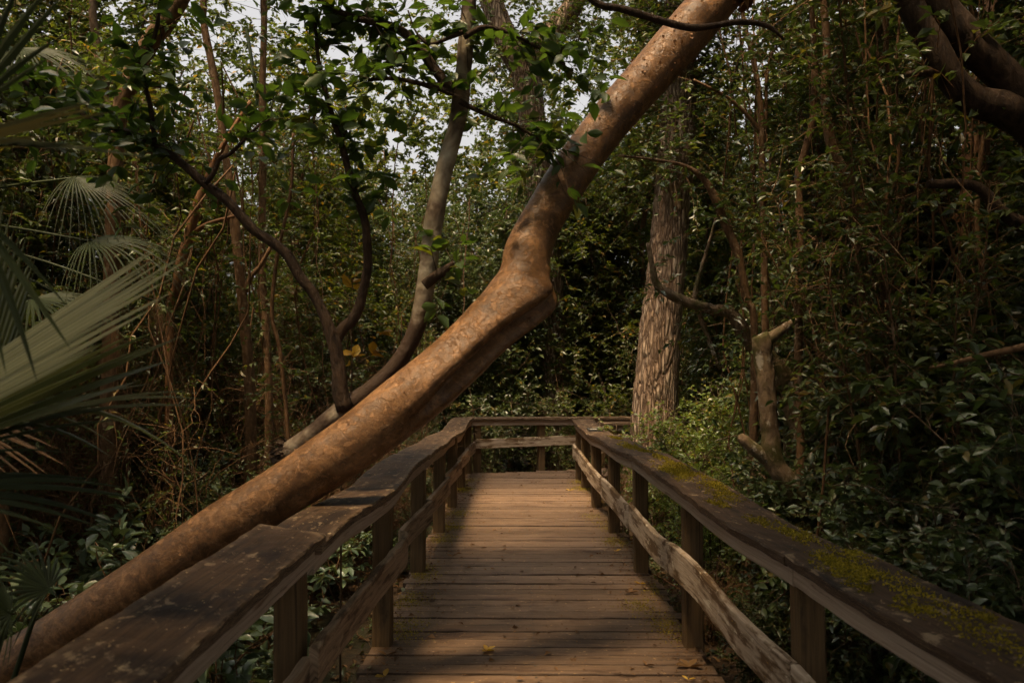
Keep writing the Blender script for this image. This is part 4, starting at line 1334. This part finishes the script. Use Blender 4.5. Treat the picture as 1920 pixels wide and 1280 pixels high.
# ------------------------------------------------------------------ palmettos
def frond(root, hast, axis, normal, L, n=34, span=200, split=.45, droop=.25, mat='frond', petiole=None, wid=1.0, seed=0, edge=.55, asym=0.0):
    """a fan leaf: pleated blades joined towards the base, each running out to its own tip"""
    rs = np.random.RandomState(seed)
    A, Nn = unit(np.asarray(axis, float)), np.asarray(normal, float)
    Nn = unit(Nn - A * (Nn @ A))
    S = np.cross(A, Nn)
    mb = MB()
    K_ = 15
    t = np.linspace(0.02, 1, K_)
    dphi = R(span) / n
    for i in range(n):
        phi = -R(span) / 2 + dphi * (i + .5)
        Li = L * (1 - (1 - edge) * abs(phi / (R(span) / 2)) ** 1.6) * rs.uniform(.93, 1.05)
        Li *= 1 - asym * (phi / (R(span) / 2) + 1) / 2
        dr = droop * rs.uniform(.6, 1.5)
        tw = rs.normal() * .03
        rad = t * Li
        half = np.minimum(rad * dphi * .5, split * Li * dphi * .5)
        half = half * np.where(t > split, np.clip((1 - t) / (1 - split), 0, 1) ** .7, 1) * wid
        ph = phi + tw * np.clip(t - split, 0, 1)
        d = A[None] * np.cos(ph)[:, None] + S[None] * np.sin(ph)[:, None]
        p = hast + d * rad[:, None]
        p = p + Nn[None] * (-.10 * L * abs(math.sin(phi)) * t ** 2 + .04 * L * t)[:, None]
        p[:, 2] -= dr * Li * np.clip(t - .25, 0, 1) ** 2
        sd = -A[None] * np.sin(ph)[:, None] + S[None] * np.cos(ph)[:, None]
        pl = half * .55
        v = np.stack([p - sd * half[:, None] - Nn * pl[:, None] * .5, p + Nn * pl[:, None] * .5, p + sd * half[:, None] - Nn * pl[:, None] * .5], 1).reshape(-1, 3)
        j = np.arange(K_ - 1) * 3
        f = np.concatenate([np.stack([j, j + 1, j + 4, j + 3], 1), np.stack([j + 1, j + 2, j + 5, j + 4], 1)])
        mb.add(v, [f], smooth=False)
    ob = mb.build('frond', M[mat], root)
    if petiole is not None:
        b = MB()
        h = np.asarray(hast)
        m = (h + petiole) / 2 + np.array([0, 0, .08])
        tube(b, smoothpath(np.array([[*petiole, .014], [*m, .011], [*(h + A * .02), .008]]), 16), 6)
        s = b.build('stalk', M['frondark'], root)
        s.parent = ob
        s.location = (0, 0, 0)
    return ob


C0 = np.array([-2.35, 2.1, -.55])
pm = empty('palmetto', C0, 'large fan palm at the left edge, pale pleated blades catching the light', 'palm', 'palms on the left')
up = np.array([0, 0, 1.0])
h1 = at(-500, 1005, 2.15)
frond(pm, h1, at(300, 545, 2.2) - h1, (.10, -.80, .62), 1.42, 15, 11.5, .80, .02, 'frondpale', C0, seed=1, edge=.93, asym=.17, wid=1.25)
h1b = at(-400, 960, 2.25)
frond(pm, h1b, at(300, 640, 2.3) - h1b, (.10, -.70, .7), 1.12, 7, 12, .75, .05, 'frond', C0, seed=9, edge=.9, wid=1.2)
h2 = at(-110, 1000, 2.5)
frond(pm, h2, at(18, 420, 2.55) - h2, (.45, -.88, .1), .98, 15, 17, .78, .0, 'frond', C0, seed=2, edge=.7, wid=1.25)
h3 = at(-260, 330, 1.7)
frond(pm, h3, at(150, 205, 1.75) - h3, (.2, -.6, .75), .56, 7, 26, .6, .12, 'frondyel', C0, seed=3, wid=1.2)
h3b = at(-260, 250, 1.8)
frond(pm, h3b, at(250, 285, 1.8) - h3b, (.2, -.6, .75), .66, 3, 6, .6, .12, 'frondark', C0, seed=16, wid=1.6)
h4 = at(-280, 930, 2.3)
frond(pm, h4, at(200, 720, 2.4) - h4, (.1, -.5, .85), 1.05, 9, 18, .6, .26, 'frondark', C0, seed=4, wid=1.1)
h4b = at(-200, 850, 2.3)
frond(pm, h4b, at(160, 715, 2.4) - h4b, (.2, -.5, .85), .86, 3, 16, .5, .75, 'frond', C0, seed=17, wid=.8)
h5 = at(-220, 930, 2.2)
frond(pm, h5, at(120, 900, 2.3) - h5, (.1, -.5, .85), .62, 9, 46, .5, .35, 'frondark', C0, seed=5)
h6 = at(-60, 380, 1.75)
frond(pm, h6, at(60, 640, 1.7) - h6, (.3, -.8, .3), .42, 5, 46, .4, .1, 'frondark', C0, seed=6, wid=.7)
h7 = at(-160, 760, 3.0)
frond(pm, h7, at(90, 850, 2.9) - h7, (.2, -.6, .7), .62, 14, 40, .5, .2, 'thatch', C0, seed=7)
h8 = at(-80, 230, 1.9)
frond(pm, h8, at(60, 10, 1.9) - h8, (.3, -.6, .5), .42, 7, 50, .5, .1, 'frondark', C0, seed=8, wid=.9)

C1 = np.array([-4.7, 6.2, -.55])
CT = np.array([-4.52, 6.0, 2.55])
pm2 = empty('palmetto', C1, 'fan palm with a drooping fan behind the large left palm', 'palm', 'palms on the left')
h = at(168, 452, 5.6)
frond(pm2, h, at(330, 470, 5.5) - h, (.1, -.45, .9), 0.78, 30, 170, .25, .75, 'frondark', CT, seed=11, wid=.9)
h = at(140, 330, 5.9)
frond(pm2, h, at(300, 420, 5.8) - h, (.2, -.4, .9), .9, 30, 150, .25, .5, 'frondark', CT, seed=12, wid=.8)
h = at(60, 560, 5.4)
frond(pm2, h, at(150, 580, 5.2) - h, (.2, -.5, .8), .7, 28, 170, .3, .5, 'frondark', CT, seed=13)
h = at(290, 560, 5.9)
frond(pm2, h, at(330, 760, 5.9) - h, (.1, -.9, .2), .95, 20, 46, .12, .05, 'thatch', CT, seed=14, wid=.55)
h = at(210, 600, 6.0)
frond(pm2, h, at(240, 780, 6.0) - h, (.1, -.9, .2), .8, 18, 50, .12, .05, 'thatch', CT, seed=18, wid=.5)
h = at(40, 90, 5.4)
frond(pm2, h, at(110, 110, 5.3) - h, (.2, -.5, .8), .6, 26, 150, .3, .5, 'frondark', CT, seed=15)
tb = MB()
tube(tb, smoothpath(np.array([[*C1, .11], [C1[0] + .05, C1[1], .5, .10], [C1[0] + .15, C1[1] - .1, 1.5, .09], [C1[0] + .2, C1[1] - .2, 2.6, .07]]), 30), 14, wob=.2, fq=14)
tb.build('trunk', M['thatch'], pm2)
C2 = at(-150, 1230, 3.0)
C2[2] = gz(C2[0], C2[1])
pm3 = empty('palmetto', C2, 'small low fan palm by the foot of the leaning trunk', 'palm', 'palms on the left')
h = at(92, 1104, 3.0)
frond(pm3, h, at(10, 1060, 2.95) - h, (.1, -.5, .85), .30, 18, 200, .3, .45, 'frondark', C2, seed=21)
h = at(20, 1150, 2.8)
frond(pm3, h, at(-40, 1100, 2.7) - h, (.1, -.5, .85), .32, 22, 200, .3, .3, 'frondark', C2, seed=22)
C3 = np.array([3.35, 4.35, -.55])
pm4 = empty('palmetto', C3, 'dark fan palm deep in the thicket at the right edge', 'palm')
for i, (a, b) in enumerate((((1880, 770), (1820, 730)), ((1905, 800), (1960, 730)), ((1890, 830), (1850, 880)))):
    h = at(*a, 4.9)
    frond(pm4, h, at(*b, 4.8) - h, (-.2, -.6, .75), .55, 24, 190, .25, .3, 'frondark', C3, seed=31 + i, wid=.7)
C4 = at(1345, 1090, 4.6)
C4[2] = gz(C4[0], C4[1])
pm5 = empty('palmetto', C4, 'little drooping fan palm just beyond the right railing post', 'palm')
h = C4 + np.array([0, 0, .34])
frond(pm5, h, (-.2, -.4, .3), (0, -.7, .7), .42, 18, 170, .3, .9, 'frond', C4, seed=41, wid=.7)


# ------------------------------------------------------------------ litter, ground cover, fallen leaves
def litter():
    mb = MB()
    n = 16000
    x = RS.uniform(-7, 7, n)
    y = RS.uniform(2, 18, n)
    z = np.array([gz(a, b) + .012 for a, b in zip(x, y)])
    d = RS.normal(size=(n, 3)) * np.array([1, 1, .25])
    leaves(mb, np.stack([x, y, z], 1), d, unit(np.array([0, 0, 1.]) + RS.normal(size=(n, 3)) * .35), RS.uniform(.05, .12, n), RS.uniform(.03, .05, n))
    tag(mb.build('leaf_litter', M['dry']), 'brown dead leaves carpeting the forest floor', None, None, 'stuff')
    mb = MB()
    n = 9000
    side = RS.rand(n) < .5
    e = RS.exponential(.12, n)
    y = RS.uniform(1, 13, n)
    x = np.where(side, -.80 + e, 1.0 - e)
    mid = RS.rand(n) < .22
    x = np.where(mid, RS.uniform(-.75, .95, n), x)
    ok = (x > -.82) & (x < 1.0)
    x, y = x[ok], y[ok]
    n = len(x)
    P = np.stack([x, y, np.full(n, .008)], 1)
    s = RS.uniform(.006, .022, n) * np.where(RS.rand(n) < .10, 2.8, 1)
    leaves(mb, P, RS.normal(size=(n, 3)) * np.array([1, 1, .1]), unit(np.array([0, 0, 1.]) + RS.normal(size=(n, 3)) * .3), s, s * RS.uniform(.3, .7, n))
    tag(mb.build('deck_debris', M['thatch']), 'fine leaf crumbs and bark bits scattered along the boardwalk edges', None, None, 'stuff')
    mb, tw = MB(), MB()
    m = 3600
    x = RS.uniform(-7, 7, m)
    y = RS.uniform(2.5, 17, m)
    ok = ~((x > -.9) & (x < 1.15) & (y < 13))
    x, y = x[ok], y[ok]
    O = np.stack([x, y, np.array([gz(a, b) for a, b in zip(x, y)])], 1)
    sprays(mb, mb, O, unit(RS.normal(size=O.shape) * np.array([1, 1, .3]) + np.array([0, 0, .9])), RS.uniform(.15, .5, len(O)), 7, .06, .032)
    tag(mb.build('ground_cover', M['small']), 'dark ground cover of seedlings and creepers over the forest floor', None, None, 'stuff')
    mb = MB()
    n = 900
    x = RS.uniform(-7, 7, n)
    y = RS.uniform(2.5, 16, n)
    ok = ~((x > -1.3) & (x < 1.5))
    x, y = x[ok], y[ok]
    n = len(x)
    t = np.linspace(0, 1, 7)
    O = np.stack([x, y, np.array([gz(a, b) for a, b in zip(x, y)])], 1)
    D = unit(RS.normal(size=(n, 3)) * np.array([1, 1, .5]) + np.array([0, 0, .4]))
    LL = RS.uniform(.4, 1.6, n)
    Q = O[:, None] + D[:, None] * (LL[:, None] * t[None])[..., None] + np.cumsum(RS.normal(size=(n, 7, 3)) * .04, axis=1)
    lines(mb, Q, RS.uniform(.002, .008, (n, 1)) * (1.2 - t[None]), 4)
    tag(mb.build('deadwood', M['twig']), 'dead sticks and dry stems littering the forest floor', None, None, 'stuff')


def edge_moss():
    mb = MB()
    for k in range(46):
        y = RS.uniform(2.6, 12)
        left = RS.rand() < .4
        cx = (-.72 if left else .90) + RS.normal() * .06
        n = RS.randint(120, 520)
        q = RS.normal(size=(n, 2)) * np.array([.07, .11])
        x, yy = cx + q[:, 0], y + q[:, 1]
        ok = (x > -.82) & (x < 1.0)
        x, yy = x[ok], yy[ok]
        P = np.stack([x, yy, np.full(len(x), .003)], 1)
        leaves(mb, P, RS.normal(size=P.shape) * np.array([1, 1, .3]) + np.array([0, 0, .25]), RS.normal(size=P.shape) * .5 + np.array([0, 0, 1.]), RS.uniform(.007, .016, len(x)), RS.uniform(.006, .010, len(x)))
    tag(mb.build('edge_moss', M['moss']), 'yellow-green moss growing along both edges of the deck planks', None, None, 'stuff')


litter()
edge_moss()


def fallen(px, py, key, L, label, n=1, Z=0.006):
    Y = (1.6 - Z) * F / (py - 685)
    p = at(px, py, Y)
    p[2] = Z
    mb = MB()
    a = RS.uniform(0, 6.28)
    for k in range(n):
        b = a + k * 2 * math.pi / max(n, 1) * .8
        leaves(mb, p[None], np.array([[math.cos(b), math.sin(b), .12]]), np.array([[RS.normal() * .2, RS.normal() * .2, 1.]]), L, L * .5, True, fold=.3, droop=-.15)
    o = mb.build('fallen_leaf', M[key], origin=p)
    tag(o, label, 'leaf', 'fallen leaves on the boardwalk')


for a in ((912, 1214, 'yellow', .06, 'orange-yellow fallen leaf alone in the middle of the near planks', 4),
          (1201, 1090, 'yellow', .05, 'bright yellow fallen leaf beside the right railing post', 2),
          (1180, 1106, 'thatch', .07, 'tan curled fallen leaf left of the bright yellow one', 3),
          (1212, 1240, 'thatch', .05, 'pinkish tan fallen leaf near the lower right planks', 2),
          (1292, 1243, 'dry', .08, 'crumpled brown fallen leaf at the foot of the right post', 4),
          (1155, 1030, 'yellow', .05, 'yellow fallen leaf along the right deck edge, halfway to the corner', 2),
          (1068, 918, 'yellow', .06, 'small yellow fallen leaf by the far right posts', 2),
          (722, 1262, 'yellow', .07, 'yellow-brown fallen leaf at the left corner of the near planks', 2),
          (725, 1223, 'dry', .06, 'curled brown fallen leaf by the nearest left post', 2),
          (848, 1040, 'dry', .05, 'small dark fallen leaf on the planks right of the left posts', 2),
          (690, 1245, 'frondpale', .05, 'pale chip lying on the left end of a near plank', 1),
          (755, 1106, 'frondpale', .06, 'pale chip on the deck edge between two left posts', 1),
          (1240, 1065, 'dry', .06, 'brown fallen leaf against the second right post', 2),
          (1290, 1266, 'yellow', .04, 'tiny yellow fallen leaf at the bottom right planks', 2)):
    fallen(*a)


# ------------------------------------------------------------------ far woods and the trees added to shade the place
def far_woods():
    mb = MB()
    n = 8500
    O = []
    while len(O) < n:
        y = RS.uniform(21, 32)
        x = RS.uniform(-.72, .72) * y
        px = 972 + x / y * F
        top = 13.0 + 2.0 * noise.noise(Vector((px * .008, 0, 4))) - 5.0 * math.exp(-((px - 850) / 85) ** 2) - 3.4 * math.exp(-((px - 575) / 40) ** 2) - 2.0 * math.exp(-((px - 400) / 40) ** 2) - 3.6 * math.exp(-((px - 1400) / 70) ** 2)
        z = -.5 + (top + .5) * RS.rand() ** .85
        if z < 8.5 or noise.noise(Vector((x * .45, y * .4, z * .6))) > -.22:
            O += [(x + RS.normal() * .4, y + RS.normal() * .4, z + RS.normal() * .35) for _ in range(5)]
    O = np.array(O)[:n]
    sprays(mb, None, O, unit(RS.normal(size=O.shape) + np.array([0, 0, .2])), RS.uniform(.5, 1.1, n), 26, .19, .10, droop=.3, flat=.7)
    nb = 2600                                       # unseen leaf ring added around the camera to block sky light
    a = RS.uniform(R(38), R(322), nb)
    q = RS.uniform(13, 22, nb)
    B2 = np.stack([np.sin(a) * q, np.cos(a) * q + 2, -.5 + 13 * RS.rand(nb)], 1)
    sprays(mb, None, B2, unit(RS.normal(size=B2.shape)), 1.3, 22, .36, .20, droop=.3, flat=.9)
    t = np.linspace(0, 1, 6)
    m = 34
    y = RS.uniform(22, 32, m)
    x = RS.uniform(-.7, .7, m) * y
    B = np.stack([x, y, np.full(m, -.6)], 1)
    Q = B[:, None] + np.array([0, 0, 1.])[None, None] * (RS.uniform(5, 10, (m, 1)) * t[None])[..., None] + np.cumsum(RS.normal(size=(m, 6, 3)) * .35, axis=1)
    lines(mb, Q, RS.uniform(.04, .12, (m, 1)) * (1.1 - .7 * t[None]), 6)
    tag(mb.build('far_woods', M['back']), 'distant mass of backlit trees closing the view, and an added leaf ring for shade', None, None, 'stuff')


far_woods()


def canopy(i, x, y, n, label):  # tree added to block sky and sun, its crown kept out of view
    root = empty('added_shade_tree', (x, y, gz(x, y)), label, 'tree', 'trees added to shade the boardwalk')
    w, l = MB(), MB()
    h = RS.uniform(8.0, 9.0)
    tr = smoothpath(np.array([[x, y, -.7, .19], [x + RS.normal() * .15, y, 3, .15], [x + RS.normal() * .2, y, 6, .12], [x, y, h, .06]]), 30)
    tube(w, tr, 12, wob=.12, fq=5)
    O = np.stack([x + RS.normal(size=n) * 2.3, y + RS.normal(size=n) * 2.3, RS.uniform(6.4, 9.8, n)], 1)
    O = O[~in_light(O) & ~in_view(O, 120)]
    sprays(l, None, O, unit(RS.normal(size=O.shape) * np.array([1, 1, .3])), RS.uniform(.5, 1.1, len(O)), 16, .26, .15, droop=.2, flat=.5)
    bb = np.repeat(tr[18:27, :3], 2, 0)
    an = RS.uniform(0, 6.28, 18)
    limbs(w, bb, np.stack([np.cos(an), np.sin(an), .5 + 0 * an], 1), [2.0] * 18, [.05] * 18, 18, bend=.2)
    w.build('trunk', M['stem'], root)
    l.build('crown', M['small'], root)


for i, (x, y, lab) in enumerate(((-4.6, -1.0, 'behind the camera to the left'), (4.2, -1.5, 'behind the camera to the right'), (-5.6, 3.2, 'beyond the left edge beside the large fan palm'),
                                 (5.4, 3.0, 'beyond the right edge beside the gnarled trunk'), (6.6, 8.0, 'deep in the right thicket'), (-7.4, 8.0, 'deep in the left woods'),
                                 (0.4, -4.5, 'directly behind the camera over the boardwalk'), (-8.2, -2.0, 'farthest left behind the camera'), (3.6, 3.8, 'close to the right railing beyond the edge'), (-3.3, .9, 'just behind the camera beside the left railing'), (3.1, .6, 'just behind the camera beside the right railing'), (7.4, 13.0, 'far right behind the side path'), (-8.4, 13.0, 'far left behind the twiggy shrubs'))):
    canopy(i, x, y, 480 if x > 3.2 and 2 < y < 9 else 950, 'tall tree added for shade ' + lab)

def added_shade_crown(root, c, sg, n, mat, name='crown'):  # extra leaves outside the view, added to dim the sky light
    l, wd = MB(), MB()
    O = np.array(c) + RS.normal(size=(n, 3)) * np.array(sg)
    O[:, 2] = np.maximum(O[:, 2], c[2] - sg[2] * 1.6)
    O = O[~in_light(O) & ~in_view(O, 90)]
    sprays(l, None, O, unit(RS.normal(size=O.shape) * np.array([1, 1, .3])), RS.uniform(.5, 1.1, len(O)), 16, .24, .14, droop=.2, flat=.5)
    l.build(name, M['small'], root)


added_shade_crown(lt, (1.2, 6.4, 8.0), (1.7, 1.7, .6), 720, 'small')
added_shade_crown(pine, (1.2, 11.0, 10.0), (2.6, 2.4, .9), 1000, 'small')
added_shade_crown(g1, (3.2, 5.0, 7.6), (1.5, 2.0, .6), 700, 'small')
added_shade_crown(pt, (-1.4, 5.2, 7.4), (1.6, 1.8, .6), 700, 'small')

# ------------------------------------------------------------------ light
w = bpy.data.worlds.new('World')
sc.world = w
w.use_nodes = True
t = w.node_tree
bg = t.nodes['Background']
sk = t.nodes.new('ShaderNodeTexSky')
sk.sky_type = 'NISHITA'
sk.sun_disc = False
sk.sun_elevation = math.asin(SUN[2])
sk.sun_rotation = math.atan2(SUN[0], SUN[1])
sk.air_density = 1.0
sk.dust_density = 7.0
sk.ozone_density = 0.6
hs = t.nodes.new('ShaderNodeHueSaturation')      # thin white cloud
hs.inputs['Saturation'].default_value = 0.15
t.links.new(sk.outputs[0], hs.inputs['Color'])
wt = t.nodes.new('ShaderNodeMix')
wt.data_type = 'RGBA'
wt.blend_type = 'MULTIPLY'
wt.inputs[0].default_value = 1
wt.inputs[7].default_value = (1.0, 0.96, 0.92, 1)
t.links.new(hs.outputs[0], wt.inputs[6])
t.links.new(wt.outputs[2], bg.inputs[0])
bg.inputs[1].default_value = 0.15
sl = bpy.data.lights.new('sun', 'SUN')
sl.energy = 5.0
sl.angle = R(12)
sl.color = (1.0, 0.72, 0.40)
so = bpy.data.objects.new('sun', sl)
COL.objects.link(so)
so.rotation_euler = Vector(SUN).to_track_quat('Z', 'Y').to_euler()

sc.view_settings.view_transform = 'Standard'
sc.view_settings.look = 'None'
sc.view_settings.gamma = 1
sc.view_settings.exposure = 0.85
cy = sc.cycles
cy.max_bounces = 5
cy.diffuse_bounces = 2
cy.glossy_bounces = 2
cy.transmission_bounces = 3
cy.transparent_max_bounces = 4
cy.caustics_reflective = False
cy.caustics_refractive = False
cy.sample_clamp_indirect = 4
cy.use_denoising = True
cy.use_adaptive_sampling = True
cy.adaptive_threshold = 0.03
